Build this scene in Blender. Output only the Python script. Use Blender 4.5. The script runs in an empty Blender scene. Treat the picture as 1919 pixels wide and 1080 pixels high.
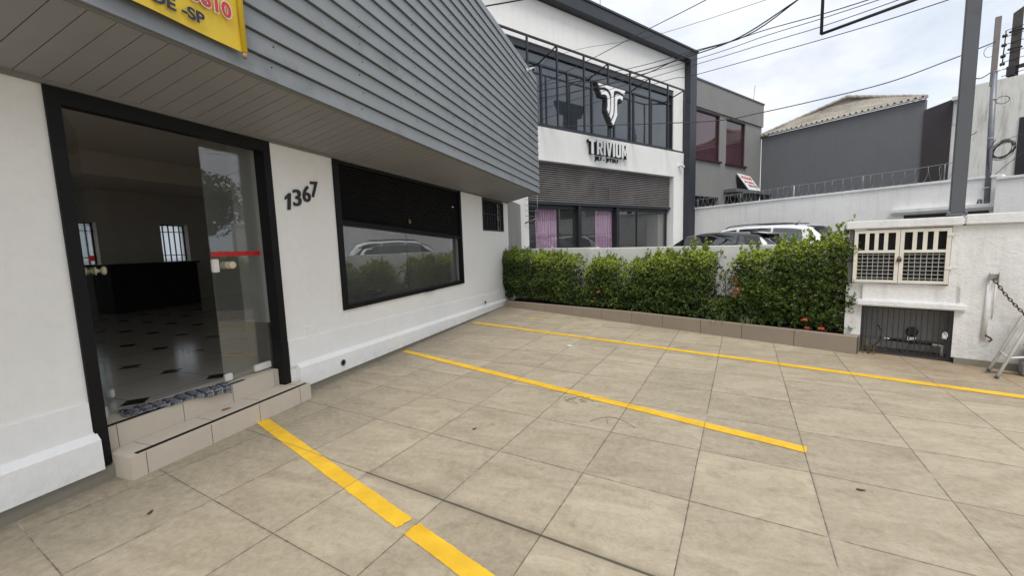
import bpy, bmesh, math, random
from mathutils import Vector, Matrix, noise
random.seed(7)
sc = bpy.context.scene
COL = sc.collection
R = math.radians

# ------------------------------------------------------------------ helpers
ORG = {}
def V3(p): return Vector(p)
class Frame:
    """u along, v outward (towards the viewer), z up"""
    def __init__(s, o, u, v):
        s.o = Vector((o[0], o[1], 0)); s.u = Vector((u[0], u[1], 0)).normalized(); s.v = Vector((v[0], v[1], 0)).normalized()
    def __call__(s, u, v, z): return s.o + s.u*u + s.v*v + Vector((0, 0, z))
class MB:
    def __init__(s): s.v = []; s.f = []; s.m = []; s.sm = []
    def add(s, vs, fs, mi=0, smooth=False):
        b = len(s.v); s.v += [tuple(v) for v in vs]
        for f in fs: s.f.append(tuple(i+b for i in f)); s.m.append(mi); s.sm.append(smooth)
    def box(s, F, u0, u1, v0, v1, z0, z1, mi=0, z1b=None, z0b=None):
        """z1b / z0b: top / bottom height at the u1 end when it differs"""
        zb = z1 if z1b is None else z1b; za = z0 if z0b is None else z0b
        vs = [F(u0, v0, z0), F(u1, v0, za), F(u1, v1, za), F(u0, v1, z0), F(u0, v0, z1), F(u1, v0, zb), F(u1, v1, zb), F(u0, v1, z1)]
        s.add(vs, [(0, 3, 2, 1), (4, 5, 6, 7), (0, 1, 5, 4), (1, 2, 6, 5), (2, 3, 7, 6), (3, 0, 4, 7)], mi)
    def bevbox(s, F, u0, u1, v0, v1, z0, z1, b=.008, mi=0):
        bm = bmesh.new(); r = bmesh.ops.create_cube(bm, size=1)
        for v in bm.verts:
            v.co = Vector(((u0+u1)/2+v.co.x*(u1-u0), (v0+v1)/2+v.co.y*(v1-v0), (z0+z1)/2+v.co.z*(z1-z0)))
        bmesh.ops.bevel(bm, geom=list(bm.edges), offset=b, segments=2, affect='EDGES')
        s.bm(bm, lambda p: F(p.x, p.y, p.z), mi, False)
    def bm(s, bm, fn=lambda p: p, mi=0, smooth=False):
        bm.verts.index_update()
        s.add([fn(v.co.copy()) for v in bm.verts], [tuple(v.index for v in f.verts) for f in bm.faces], mi, smooth); bm.free()
    def tube(s, pts, r, n=8, mi=0, cap=True, closed=False):
        pts = [Vector(p) for p in pts]; rr = r if isinstance(r, (list, tuple)) else [r]*len(pts)
        rings = []; prev = None
        for i, p in enumerate(pts):
            if closed: t = pts[(i+1) % len(pts)]-pts[i-1]
            else: t = pts[min(i+1, len(pts)-1)]-pts[max(i-1, 0)]
            t = t.normalized() if t.length > 1e-9 else Vector((0, 0, 1))
            if prev is None:
                a = Vector((0, 0, 1)) if abs(t.z) < .9 else Vector((1, 0, 0)); x = t.cross(a).normalized()
            else:
                x = prev-t*prev.dot(t); x = x.normalized() if x.length > 1e-6 else t.orthogonal().normalized()
            prev = x; y = t.cross(x)
            rings.append([p+(x*math.cos(2*math.pi*k/n)+y*math.sin(2*math.pi*k/n))*rr[i] for k in range(n)])
        vs = [q for r_ in rings for q in r_]; fs = []
        m = len(rings)
        for i in range(m if closed else m-1):
            j = (i+1) % m
            for k in range(n): fs.append((i*n+k, i*n+(k+1) % n, j*n+(k+1) % n, j*n+k))
        if cap and not closed: fs += [tuple(reversed(range(n))), tuple(range((m-1)*n, m*n))]
        s.add(vs, fs, mi, n > 4)
    def lathe(s, c, axis, prof, n=20, mi=0):
        """prof: list of (distance along axis, radius)"""
        c = Vector(c); axis = Vector(axis).normalized(); x = axis.orthogonal().normalized(); y = axis.cross(x)
        vs = [c+axis*d+(x*math.cos(2*math.pi*k/n)+y*math.sin(2*math.pi*k/n))*r for d, r in prof for k in range(n)]
        fs = [(i*n+k, i*n+(k+1) % n, (i+1)*n+(k+1) % n, (i+1)*n+k) for i in range(len(prof)-1) for k in range(n)]
        fs += [tuple(reversed(range(n))), tuple(range((len(prof)-1)*n, len(prof)*n))]
        s.add(vs, fs, mi, True)
    def prism(s, F, pts, v0, v1, mi=0):
        """polygon pts (u,z) extruded from v0 to v1"""
        from mathutils.geometry import tessellate_polygon
        n = len(pts); vs = [F(u, v0, z) for u, z in pts]+[F(u, v1, z) for u, z in pts]
        tri = tessellate_polygon([[Vector((u, z, 0)) for u, z in pts]])
        fs = [tuple(t) for t in tri]+[tuple(i+n for i in reversed(t)) for t in tri]
        fs += [(i, (i+1) % n, (i+1) % n+n, i+n) for i in range(n)]
        s.add(vs, fs, mi)
    def sphere(s, c, r, n=10, mi=0, sz=1):
        c = Vector(c); vs = []; fs = []
        for i in range(n//2+1):
            a = math.pi*i/(n//2)
            for k in range(n): b = 2*math.pi*k/n; vs.append(c+Vector((math.sin(a)*math.cos(b)*r, math.sin(a)*math.sin(b)*r, math.cos(a)*r*sz)))
        for i in range(n//2):
            for k in range(n): fs.append((i*n+k, (i+1)*n+k, (i+1)*n+(k+1) % n, i*n+(k+1) % n))
        s.add(vs, fs, mi, True)
    def build(s, name, mats, parent=None, org=None):
        if not isinstance(mats, (list, tuple)): mats = [mats]
        if parent is not None: o_ = ORG[parent.name]
        elif org is not None: o_ = Vector(org)
        else:
            n = len(s.v); zs = min(v[2] for v in s.v); o_ = Vector((sum(v[0] for v in s.v)/n, sum(v[1] for v in s.v)/n, zs))
        me = bpy.data.meshes.new(name); me.from_pydata([(v[0]-o_.x, v[1]-o_.y, v[2]-o_.z) for v in s.v], [], s.f)
        for m in mats: me.materials.append(m)
        me.polygons.foreach_set('material_index', s.m); me.polygons.foreach_set('use_smooth', s.sm)
        me.validate(); me.update()
        bm = bmesh.new(); bm.from_mesh(me); bmesh.ops.recalc_face_normals(bm, faces=bm.faces) if len(s.f) < 20000 else None; bm.to_mesh(me); bm.free()
        o = bpy.data.objects.new(name, me); COL.objects.link(o)
        if parent is not None: o.parent = parent
        else: o.location = o_
        ORG[o.name] = o_
        return o
def tag(o, label=None, cat=None, group=None, kind=None):
    if label: o['label'] = label
    if cat: o['category'] = cat
    if group: o['group'] = group
    if kind: o['kind'] = kind
    return o
def thing(name, label, cat, loc, group=None):
    o = bpy.data.objects.new(name, None); COL.objects.link(o); o.location = loc; o.empty_display_size = .1
    ORG[o.name] = Vector(loc); return tag(o, label, cat, group)

# ------------------------------------------------------------------ materials
class N:
    def __init__(s, name):
        s.m = bpy.data.materials.new(name); s.m.use_nodes = True; s.t = s.m.node_tree; s.t.nodes.clear()
        s.out = s.n('ShaderNodeOutputMaterial')
    def n(s, typ, **kw):
        nd = s.t.nodes.new(typ)
        for k, v in kw.items():
            if k.startswith('i_'):
                key = k[2:].replace('_', ' ')
                key = int(key) if key.isdigit() else key
                s.set(nd.inputs[key], v)
            else: setattr(nd, k, v)
        return nd
    def set(s, sock, v):
        if isinstance(v, bpy.types.NodeSocket): s.t.links.new(v, sock)
        elif isinstance(v, bpy.types.Node): s.t.links.new(v.outputs[0], sock)
        else:
            if sock.type == 'RGBA' and len(v) == 3: v = (*v, 1)
            sock.default_value = v
    def math(s, op, a, b=0, c=0, clamp=False):
        nd = s.n('ShaderNodeMath', operation=op, use_clamp=clamp); s.set(nd.inputs[0], a); s.set(nd.inputs[1], b); s.set(nd.inputs[2], c); return nd.outputs[0]
    def pos(s, scale=(1, 1, 1), rot=(0, 0, 0)):
        g = s.n('ShaderNodeNewGeometry'); mp = s.n('ShaderNodeMapping', vector_type='POINT'); s.set(mp.inputs[0], g.outputs['Position'])
        mp.inputs['Rotation'].default_value = rot; mp.inputs['Scale'].default_value = scale; return mp.outputs[0]
    def noise(s, vec, scale, detail=4, rough=.55, dist=0):
        nd = s.n('ShaderNodeTexNoise'); s.set(nd.inputs['Vector'], vec); nd.inputs['Scale'].default_value = scale
        nd.inputs['Detail'].default_value = detail; nd.inputs['Roughness'].default_value = rough; nd.inputs['Distortion'].default_value = dist
        return nd.outputs[0]
    def ramp(s, fac, stops):
        nd = s.n('ShaderNodeValToRGB'); s.set(nd.inputs[0], fac); e = nd.color_ramp.elements
        while len(e) < len(stops): e.new(.5)
        for el, (p, c) in zip(e, stops):
            el.position = p; el.color = (*c, 1) if isinstance(c, (tuple, list)) else (c, c, c, 1)
        return nd.outputs[0]
    def mix(s, fac, a, b, mode='MIX'):
        nd = s.n('ShaderNodeMix', data_type='RGBA', blend_type=mode); s.set(nd.inputs[0], fac); s.set(nd.inputs[6], a); s.set(nd.inputs[7], b); return nd.outputs[2]
    def bump(s, h, strength=.3, dist=.01):
        nd = s.n('ShaderNodeBump'); nd.inputs['Strength'].default_value = strength; nd.inputs['Distance'].default_value = dist; s.set(nd.inputs['Height'], h); return nd.outputs[0]
    def bsdf(s, col, rough=.6, normal=None, metal=0, spec=.5, coat=0):
        nd = s.n('ShaderNodeBsdfPrincipled'); s.set(nd.inputs['Base Color'], col); s.set(nd.inputs['Roughness'], rough)
        nd.inputs['Metallic'].default_value = metal; nd.inputs['Specular IOR Level'].default_value = spec; nd.inputs['Coat Weight'].default_value = coat
        if normal is not None: s.set(nd.inputs['Normal'], normal)
        return nd.outputs[0]
    def done(s, sh): s.t.links.new(sh, s.out.inputs[0]); return s.m

def paint(name, col, rough=.55, var=.12, scale=3, bump=.15, bscale=60, metal=0, dirt=None, spec=.5, coat=0):
    k = N(name); p = k.pos()
    n1 = k.noise(p, scale, 6, .6); n2 = k.noise(p, scale*9, 4, .6)
    c = k.mix(k.ramp(n1, [(.3, 0.), (.7, 1.)]), tuple(x*(1-var) for x in col), tuple(min(1, x*(1+var*.5)) for x in col))
    c = k.mix(k.math('MULTIPLY', n2, .25), c, tuple(x*(1-var*2) for x in col))
    if dirt:
        d = k.noise(p, dirt[1], 7, .7); c = k.mix(k.ramp(d, [(dirt[2], 0.), (dirt[2]+.12, 1.)]), c, dirt[0])
    nb = k.bump(k.noise(p, bscale, 4, .6), bump, .004) if bump else None
    return k.done(k.bsdf(c, rough, nb, metal, spec, coat))

def plaster(name, col, var=.1, streak=0, low=None, bump=.35, warm=(.55, .5, .42)):
    """painted render; streak: vertical dirt runs; low=(z0,z1,colour): grime that fades out upwards"""
    k = N(name); p = k.pos(); ps = k.pos((1, 1, .12))
    a = k.noise(p, 1.3, 6, .65); b = k.noise(p, 14, 5, .6); f = k.noise(p, 90, 3, .6)
    c = k.mix(k.ramp(a, [(.3, 0.), (.72, 1.)]), tuple(x*(1-var) for x in col), col)
    c = k.mix(k.math('MULTIPLY', k.ramp(b, [(.45, 0.), (.8, 1.)]), .25), c, tuple(x*.8 for x in col))
    if streak:
        st = k.noise(ps, 7, 7, .75)
        c = k.mix(k.math('MULTIPLY', k.ramp(st, [(.5, 0.), (.72, 1.)]), streak), c, tuple(x*.42 for x in warm))
    if low:
        g = k.n('ShaderNodeNewGeometry'); sx = k.n('ShaderNodeSeparateXYZ'); k.set(sx.inputs[0], g.outputs['Position'])
        mr = k.n('ShaderNodeMapRange'); k.set(mr.inputs[0], sx.outputs[2]); mr.inputs[1].default_value = low[0]; mr.inputs[2].default_value = low[1]
        mr.inputs[3].default_value = 1; mr.inputs[4].default_value = 0
        dn = k.noise(p, 9, 8, .8)
        fac = k.math('MULTIPLY', mr.outputs[0], k.ramp(dn, [(.42, 0.), (.66, 1.)])); c = k.mix(k.math('MULTIPLY', fac, .5), c, low[2])
        sp2 = k.noise(p, 55, 4, .7); c = k.mix(k.math('MULTIPLY', mr.outputs[0], k.math('MULTIPLY', k.ramp(sp2, [(.6, 0.), (.7, 1.)]), .45)), c, low[2])
    scf = k.noise(k.pos((1, 1, 5)), 2.2, 8, .8)
    c = k.mix(k.math('MULTIPLY', k.ramp(scf, [(.66, 0.), (.74, 1.)]), .22), c, tuple(x*.45 for x in warm))
    h = k.math('ADD', k.math('MULTIPLY', b, .7), k.math('MULTIPLY', f, .3))
    return k.done(k.bsdf(c, .75, k.bump(h, bump, .012), spec=.25))

M = {}
M['wall_white'] = plaster('wall_white', (.87, .86, .835), .07, .03, (0, .55, (.42, .4, .36)))
M['plinth_white'] = plaster('plinth_white', (.87, .875, .87), .07, .03, (0, .22, (.4, .38, .34)), .5)
M['garden_white'] = plaster('garden_white', (.76, .76, .74), .14, .25)
M['cabinet_white'] = plaster('cabinet_white', (.82, .82, .81), .12, .25, (0, .9, (.4, .39, .37)), .9)
M['coping_white'] = plaster('coping_white', (.82, .82, .82), .14, .2, None, .9)
M['boundary_white'] = plaster('boundary_white', (.84, .835, .82), .1, .2, None, .5)
M['stained_white'] = plaster('stained_white', (.76, .75, .71), .16, .75, None, .5)
M['sport_white'] = plaster('sport_white', (.83, .825, .805), .06, .08)
M['side_grey_plaster'] = plaster('side_grey_plaster', (.36, .35, .32), .2, .5, None, .5)
M['grey_render'] = plaster('grey_render', (.235, .235, .23), .14, .3, None, .6)
M['grey_render_dark'] = plaster('grey_render_dark', (.13, .135, .145), .1, .12, None, .3, (.2, .2, .2))
M['house_grey'] = plaster('house_grey', (.16, .165, .175), .08, .1, None, .15, (.15, .15, .15))
M['house_brown'] = plaster('house_brown', (.055, .05, .052), .1, .1, None, .2, (.1, .1, .1))
M['skirting'] = plaster('skirting', (.27, .25, .2), .25, .4, None, .3)
M['beige_tile'] = plaster('beige_tile', (.56, .5, .415), .06, .06, None, .05)
M['kerb_tile'] = plaster('kerb_tile', (.3, .25, .195), .16, .35, None, .3)
M['black_paint'] = paint('black_paint', (.008, .008, .009), .55, .3, 5, .08, spec=.22)
M['black_metal'] = paint('black_metal', (.018, .019, .022), .4, .25, 5, .05)
M['charcoal_metal'] = paint('charcoal_metal', (.022, .026, .036), .45, .2, 3, .05)
M['shutter_black'] = paint('shutter_black', (.007, .007, .008), .6, .3, 6, .1, spec=.2)
M['shutter_brown'] = paint('shutter_brown', (.17, .155, .15), .5, .3, 1.2, .1, dirt=((.12, .1, .095), 2.5, .5))
M['siding'] = paint('siding', (.225, .243, .256), .5, .09, 1.5, .12, 120, dirt=((.165, .18, .19), 2.0, .55))
M['soffit'] = paint('soffit', (.26, .258, .262), .6, .1, 2, .05)
M['soffit_edge'] = paint('soffit_edge', (.19, .19, .18), .6, .1, 2, .05)
M['post_grey'] = paint('post_grey', (.1, .108, .12), .5, .12, 2, .1, dirt=((.07, .07, .07), 3, .55))
M['galv'] = paint('galv', (.2, .21, .23), .45, .2, 6, .1, metal=.3)
M['concrete_pole'] = paint('concrete_pole', (.07, .062, .056), .8, .25, 3, .4)
M['cable'] = paint('cable', (.025, .025, .028), .6, .1, 3, 0)
M['wire_grey'] = paint('wire_grey', (.17, .18, .19), .45, .15, 8, 0)
M['rust'] = paint('rust', (.085, .05, .035), .8, .5, 30, .4, 200)
M['cream_metal'] = paint('cream_metal', (.76, .72, .63), .55, .12, 6, .15, dirt=((.3, .18, .09), 14, .66))
M['white_metal'] = paint('white_metal', (.62, .61, .57), .5, .15, 10, .1, dirt=((.3, .26, .2), 12, .62))
M['alu'] = paint('alu', (.7, .69, .66), .4, .12, 10, .05)
M['white_plastic'] = paint('white_plastic', (.75, .74, .7), .35, .05, 5, 0)
M['cream_plastic'] = paint('cream_plastic', (.66, .6, .42), .35, .06, 5, 0)
M['red_tape'] = paint('red_tape', (.5, .012, .015), .5, .08, 5, 0)
M['red_ink'] = paint('red_ink', (.55, .04, .05), .6, .08, 5, 0)
M['navy_ink'] = paint('navy_ink', (.012, .018, .06), .6, .08, 5, 0)
M['black_ink'] = paint('black_ink', (.02, .02, .025), .6, .08, 5, 0)
M['white_ink'] = paint('white_ink', (.8, .8, .8), .5, .03, 5, 0)
M['letter_white'] = paint('letter_white', (.82, .82, .82), .4, .03, 5, 0)
M['sign_white'] = paint('sign_white', (.76, .74, .73), .5, .1, 4, 0)
M['wood'] = paint('wood', (.4, .26, .15), .7, .2, 20, .1)
M['soil'] = paint('soil', (.035, .022, .014), .95, .4, 12, 1, 40)
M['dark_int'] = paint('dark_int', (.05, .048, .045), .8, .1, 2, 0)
M['room_wall'] = paint('room_wall', (.6, .56, .5), .8, .08, 2, 0)
M['room_ceiling'] = paint('room_ceiling', (.62, .56, .49), .85, .06, 2, 0)
M['counter_black'] = paint('counter_black', (.006, .006, .006), .6, .2, 4, 0)
M['reveal_grey'] = plaster('reveal_grey', (.3, .29, .27), .18, .5, None, .6)
M['reveal_brown'] = paint('reveal_brown', (.1, .085, .065), .7, .12, 5, .1)
M['paint_black_car'] = paint('paint_black_car', (.012, .013, .015), .2, .1, 2, 0, coat=.8)
M['paint_white_car'] = paint('paint_white_car', (.72, .73, .74), .25, .03, 2, 0, coat=.8)
M['tyre'] = paint('tyre', (.02, .02, .02), .85, .2, 20, .3)
M['trim_black'] = paint('trim_black', (.014, .014, .015), .5, .1, 8, 0)
M['lamp_red'] = paint('lamp_red', (.45, .03, .02), .15, .1, 8, 0, coat=1)
M['lamp_clear'] = paint('lamp_clear', (.55, .58, .6), .1, .1, 8, 0, coat=1)
M['rim'] = paint('rim', (.4, .41, .42), .3, .1, 8, 0, metal=.8)
M['flower'] = paint('flower', (.8, .17, .075), .6, .5, 80, .1)
M['stem'] = paint('stem', (.05, .038, .025), .85, .3, 30, .3)
M['dry_leaf'] = paint('dry_leaf', (.3, .15, .07), .8, .4, 40, .1)
M['stone_block'] = plaster('stone_block', (.34, .34, .33), .2, .3)
M['brass'] = paint('brass', (.3, .21, .1), .4, .2, 20, .1, metal=.7)

def schlick(k, mul, base, nrm=None):
    lw = k.n('ShaderNodeLayerWeight', i_Blend=.5)
    if nrm is not None: k.set(lw.inputs['Normal'], nrm)
    r = k.math('MULTIPLY_ADD', k.math('POWER', lw.outputs['Facing'], 5), .96, .04)
    return k.math('MULTIPLY_ADD', r, mul, base, clamp=True)
def glass(name, tint, refl, fres=1.0, rough=.005, wav=.0, haze=0):
    """pane of glass; haze: share of a milky diffuse film, also used to lighten what lies behind"""
    k = N(name)
    nrm = k.bump(k.noise(k.pos(), 1.5, 2, .5), wav, .02) if wav else None
    f = schlick(k, fres, refl)
    tr = k.n('ShaderNodeBsdfTransparent', i_Color=tint); gl = k.n('ShaderNodeBsdfGlossy', i_Color=(.95, .97, 1), i_Roughness=rough)
    if nrm: k.set(gl.inputs['Normal'], nrm)
    base = tr.outputs[0]
    if haze:
        df = k.n('ShaderNodeBsdfDiffuse', i_Color=(.5, .5, .48)); mh = k.n('ShaderNodeMixShader'); k.set(mh.inputs[0], k.math('MULTIPLY', k.noise(k.pos((1, 1, .5)), 2.5, 6, .7), haze*2)); k.set(mh.inputs[1], base); k.set(mh.inputs[2], df.outputs[0]); base = mh.outputs[0]
    mx = k.n('ShaderNodeMixShader'); k.set(mx.inputs[0], f); k.set(mx.inputs[1], base); k.set(mx.inputs[2], gl.outputs[0])
    return k.done(mx.outputs[0])
M['shop_glass'] = glass('shop_glass', (.8, .81, .8), .12, 1.1, wav=.02, haze=.06)
M['door_glass'] = glass('door_glass', (.92, .94, .93), .03, 1, wav=.01, haze=.06)  # haze also painted in to lighten the room behind the door
M['open_glass'] = glass('open_glass', (.9, .93, .92), .0, .5)
def solid_glass(name, col, refl, col2=None):
    k = N(name); p = k.pos((1, 1, .6)); c = k.mix(k.ramp(k.noise(p, .9, 5, .6), [(.35, 0.), (.65, 1.)]), col, col2 or tuple(x*1.6 for x in col))
    a = k.bsdf(c, .6, None, spec=.1); f = schlick(k, .8, refl)
    gl = k.n('ShaderNodeBsdfGlossy', i_Color=(.9, .95, 1), i_Roughness=.03); k.set(gl.inputs['Normal'], k.bump(k.noise(k.pos(), 1.2, 2), .06, .03))
    mx = k.n('ShaderNodeMixShader'); k.set(mx.inputs[0], f); k.set(mx.inputs[1], a); k.set(mx.inputs[2], gl.outputs[0]); return k.done(mx.outputs[0])
M['dark_glass'] = solid_glass('dark_glass', (.018, .023, .03), .075, (.04, .05, .06))
M['front_glass'] = glass('front_glass', (.94, .95, .95), .03, .9, wav=.02, haze=.03)
M['red_glass'] = solid_glass('red_glass', (.045, .014, .02), .05, (.075, .024, .034))
M['car_glass'] = glass('car_glass', (.16, .18, .2), .1, 1)
def frosted():
    k = N('frosted_pane'); a = k.n('ShaderNodeBsdfTranslucent', i_Color=(.85, .88, .9)); b = k.n('ShaderNodeBsdfTransparent', i_Color=(.8, .82, .84))
    m = k.n('ShaderNodeMixShader', i_Fac=.55); k.set(m.inputs[1], a.outputs[0]); k.set(m.inputs[2], b.outputs[0]); return k.done(m.outputs[0])
M['frosted'] = frosted()

TILE_AN = .5199-.3343
def tile_floor():
    k = N('stone_tiles'); g = k.n('ShaderNodeNewGeometry'); sx = k.n('ShaderNodeSeparateXYZ'); k.set(sx.inputs[0], g.outputs['Position'])
    x, y = sx.outputs[0], sx.outputs[1]; c, s = math.cos(TILE_AN), math.sin(TILE_AN); T = .5985
    wob = k.math('MULTIPLY', k.math('SUBTRACT', k.noise(k.pos(), 1.1, 2), .5), .012)
    i = k.math('ADD', k.math('DIVIDE', k.math('SUBTRACT', k.math('MULTIPLY', x, c), k.math('MULTIPLY', y, s)), T), .36)
    j = k.math('ADD', k.math('DIVIDE', k.math('ADD', k.math('MULTIPLY', x, s), k.math('MULTIPLY', y, c)), T), .295)
    i = k.math('ADD', i, wob); j = k.math('ADD', j, wob)
    def edge(t):
        f = k.math('FRACT', t); return k.math('MINIMUM', f, k.math('SUBTRACT', 1, f))
    ei, ej = edge(i), edge(j); e = k.math('MINIMUM', ei, ej)
    cv = k.n('ShaderNodeCombineXYZ'); k.set(cv.inputs[0], k.math('FLOOR', i)); k.set(cv.inputs[1], k.math('FLOOR', j))
    wn = k.n('ShaderNodeTexWhiteNoise', noise_dimensions='2D'); k.set(wn.inputs['Vector'], cv.outputs[0])
    # per-tile offset so that the slate figure differs from tile to tile
    off = k.n('ShaderNodeVectorMath', operation='MULTIPLY_ADD'); k.set(off.inputs[0], wn.outputs['Color']); off.inputs[1].default_value = (9, 9, 9); k.set(off.inputs[2], g.outputs['Position'])
    mp = k.n('ShaderNodeMapping'); k.set(mp.inputs[0], off.outputs[0]); mp.inputs['Rotation'].default_value = (0, 0, TILE_AN+.0); mp.inputs['Scale'].default_value = (1, 2.2, 1)
    n1 = k.noise(mp.outputs[0], 2.4, 8, .66, .9); n2 = k.noise(mp.outputs[0], 11, 6, .65, .6); n3 = k.noise(k.pos(), 60, 4, .7); big = k.noise(k.pos(), .33, 5, .6)
    col = k.ramp(n1, [(.26, (.24, .192, .13)), (.44, (.345, .286, .2)), (.58, (.42, .356, .258)), (.76, (.5, .432, .322))])
    col = k.mix(k.math('MULTIPLY', k.ramp(n2, [(.4, 0.), (.7, 1.)]), .35), col, (.3, .265, .2))
    col = k.mix(.22, col, k.ramp(n3, [(.3, .12), (.7, .55)]), 'OVERLAY')
    col = k.mix(k.math('MULTIPLY', k.ramp(big, [(.42, 0.), (.7, 1.)]), .38), col, (.27, .235, .175))
    fine = k.noise(mp.outputs[0], 34, 5, .7, 1.5)
    col = k.mix(k.math('MULTIPLY', k.ramp(fine, [(.6, 0.), (.7, 1.)]), .3), col, (.2, .175, .13))
    tv = k.math('MULTIPLY_ADD', wn.outputs['Value'], .24, .87); tc = k.n('ShaderNodeCombineColor')
    for q in range(3): k.set(tc.inputs[q], tv)
    col = k.mix(1.0, col, tc.outputs[0], 'MULTIPLY')
    # darker band by the building wall and rust wash by the utility wall
    mr = k.n('ShaderNodeMapRange'); k.set(mr.inputs[0], x); mr.inputs[1].default_value = -3.28; mr.inputs[2].default_value = -1.6; mr.inputs[3].default_value = .75; mr.inputs[4].default_value = 0
    col = k.mix(k.math('MULTIPLY', mr.outputs[0], k.ramp(k.noise(k.pos(), 2.5, 6, .7), [(.3, .35), (.65, 1.)])), col, (.135, .118, .09))
    dv = k.n('ShaderNodeVectorMath', operation='DISTANCE'); k.set(dv.inputs[0], g.outputs['Position']); dv.inputs[1].default_value = (2.95, 5.25, 0)
    m2 = k.n('ShaderNodeMapRange'); k.set(m2.inputs[0], dv.outputs['Value']); m2.inputs[1].default_value = .1; m2.inputs[2].default_value = 1.25; m2.inputs[3].default_value = .85; m2.inputs[4].default_value = 0
    col = k.mix(k.math('MULTIPLY', m2.outputs[0], k.ramp(k.noise(k.pos(), 3, 6, .7), [(.35, .2), (.6, 1.)])), col, (.2, .115, .055))
    # joints: mostly dark, some pale
    jn = k.noise(k.pos(), 1.7, 3, .6)
    wj = k.math('MULTIPLY_ADD', k.noise(k.pos(), 5, 3), .0055, .002)
    line = k.math('LESS_THAN', e, wj)
    jc = k.ramp(jn, [(.35, (.035, .028, .02)), (.58, (.07, .055, .04)), (.66, (.36, .32, .26))])
    soft = k.math('MULTIPLY', k.math('MULTIPLY', k.ramp(e, [(0, 1.), (.03, 0.)]), k.ramp(k.noise(k.pos(), 1.3, 4), [(.4, .1), (.65, 1.)])), .32)
    col = k.mix(soft, col, (.12, .1, .075)); col = k.mix(line, col, jc)
    # speckle, scuffs and a few dark drips
    spk = k.noise(k.pos(), 130, 3, .7); col = k.mix(k.math('MULTIPLY', k.ramp(spk, [(.58, 0.), (.68, 1.)]), .3), col, (.12, .1, .07))
    mot = k.noise(k.pos(), 24, 6, .75); col = k.mix(k.ramp(mot, [(.35, .0), (.65, .34)]), col, (.52, .46, .355))
    mot2 = k.noise(k.pos((1, 1, 1), (0, 0, 1.1)), 7, 8, .78); col = k.mix(k.math('MULTIPLY', k.ramp(mot2, [(.55, 0.), (.68, 1.)]), .42), col, (.17, .14, .1))
    scf = k.noise(k.pos((1, 7, 1), (0, 0, .5)), 3.1, 7, .8); col = k.mix(k.math('MULTIPLY', k.ramp(scf, [(.66, 0.), (.7, 1.)]), .3), col, (.1, .085, .065))
    vo = k.n('ShaderNodeTexVoronoi'); vo.inputs['Scale'].default_value = 1.15; k.set(vo.inputs['Vector'], k.pos()); vd = k.math('ADD', vo.outputs['Distance'], k.math('MULTIPLY', k.noise(k.pos(), 30, 4), .05))
    col = k.mix(k.math('MULTIPLY', k.ramp(vd, [(.035, 1.), (.06, 0.)]), .2), col, (.09, .075, .055))
    # one wide dirty joint row
    dj = k.math('ABSOLUTE', k.math('SUBTRACT', j, 3.0)); inr = k.math('MULTIPLY', k.math('GREATER_THAN', i, -3.05), k.math('LESS_THAN', i, 1.4))
    wd_ = k.math('MULTIPLY_ADD', k.noise(k.pos(), 2.2, 3), .024, -.001)
    col = k.mix(k.math('MULTIPLY', inr, k.math('LESS_THAN', dj, wd_)), col, (.06, .05, .04))
    dk = k.math('MULTIPLY', k.math('MULTIPLY', inr, k.ramp(dj, [(.0, 1.), (.1, 0.)])), .4); col = k.mix(dk, col, (.13, .11, .08))
    rough = k.ramp(n1, [(.3, .55), (.7, .72)])
    h = k.math('SUBTRACT', k.math('MULTIPLY', n2, .35), k.math('MULTIPLY', k.ramp(e, [(0, 1.), (.012, 0.)]), .8))
    return k.done(k.bsdf(col, rough, k.bump(h, .35, .006), spec=.35))
M['tiles'] = tile_floor()
M['asphalt'] = paint('asphalt', (.16, .155, .145), .85, .2, 2, .4, 80)

def yellow_paint():
    k = N('yellow_line_paint'); p = k.pos()
    w = k.noise(p, 5, 8, .75); f = k.noise(p, 40, 6, .7)
    c = k.mix(k.ramp(w, [(.35, 0.), (.7, 1.)]), (.62, .36, .02), (.84, .53, .035))
    c = k.mix(k.math('MULTIPLY', k.ramp(f, [(.5, 0.), (.8, 1.)]), .45), c, (.4, .27, .08))
    g = k.n('ShaderNodeNewGeometry'); sx = k.n('ShaderNodeSeparateXYZ'); k.set(sx.inputs[0], g.outputs['Position']); c_, s_ = math.cos(TILE_AN), math.sin(TILE_AN)
    wob = k.math('MULTIPLY', k.math('SUBTRACT', k.noise(k.pos(), 1.1, 2), .5), .012)
    def e(a, b, sg, o):
        t = k.math('ADD', k.math('ADD', k.math('DIVIDE', k.math('ADD', k.math('MULTIPLY', sx.outputs[0], a), k.math('MULTIPLY', sx.outputs[1], b*sg)), .5985), o), wob); q = k.math('FRACT', t); return k.math('MINIMUM', q, k.math('SUBTRACT', 1, q))
    ed = k.math('MINIMUM', e(c_, s_, -1, .36), e(s_, c_, 1, .295))
    dd = k.math('ADD', ed, k.math('MULTIPLY', k.noise(p, 60, 4), .006))
    c = k.mix(k.ramp(dd, [(.0045, .85), (.012, 0.)]), c, (.25, .17, .06))
    c = k.mix(k.ramp(k.noise(p, 16, 9, .85), [(.63, 0.), (.655, 1.)]), c, (.36, .3, .21))
    c = k.mix(k.math('MULTIPLY', k.ramp(k.noise(k.pos((1, 5, 1), (0, 0, .9)), 5, 7, .8), [(.6, 0.), (.66, 1.)]), .3), c, (.16, .12, .07))
    return k.done(k.bsdf(c, .6, k.bump(f, .3, .002), spec=.3))
M['yellow'] = yellow_paint()
M['banner_yellow'] = paint('banner_yellow', (.72, .5, .025), .5, .12, 3, .3, 20)

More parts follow.
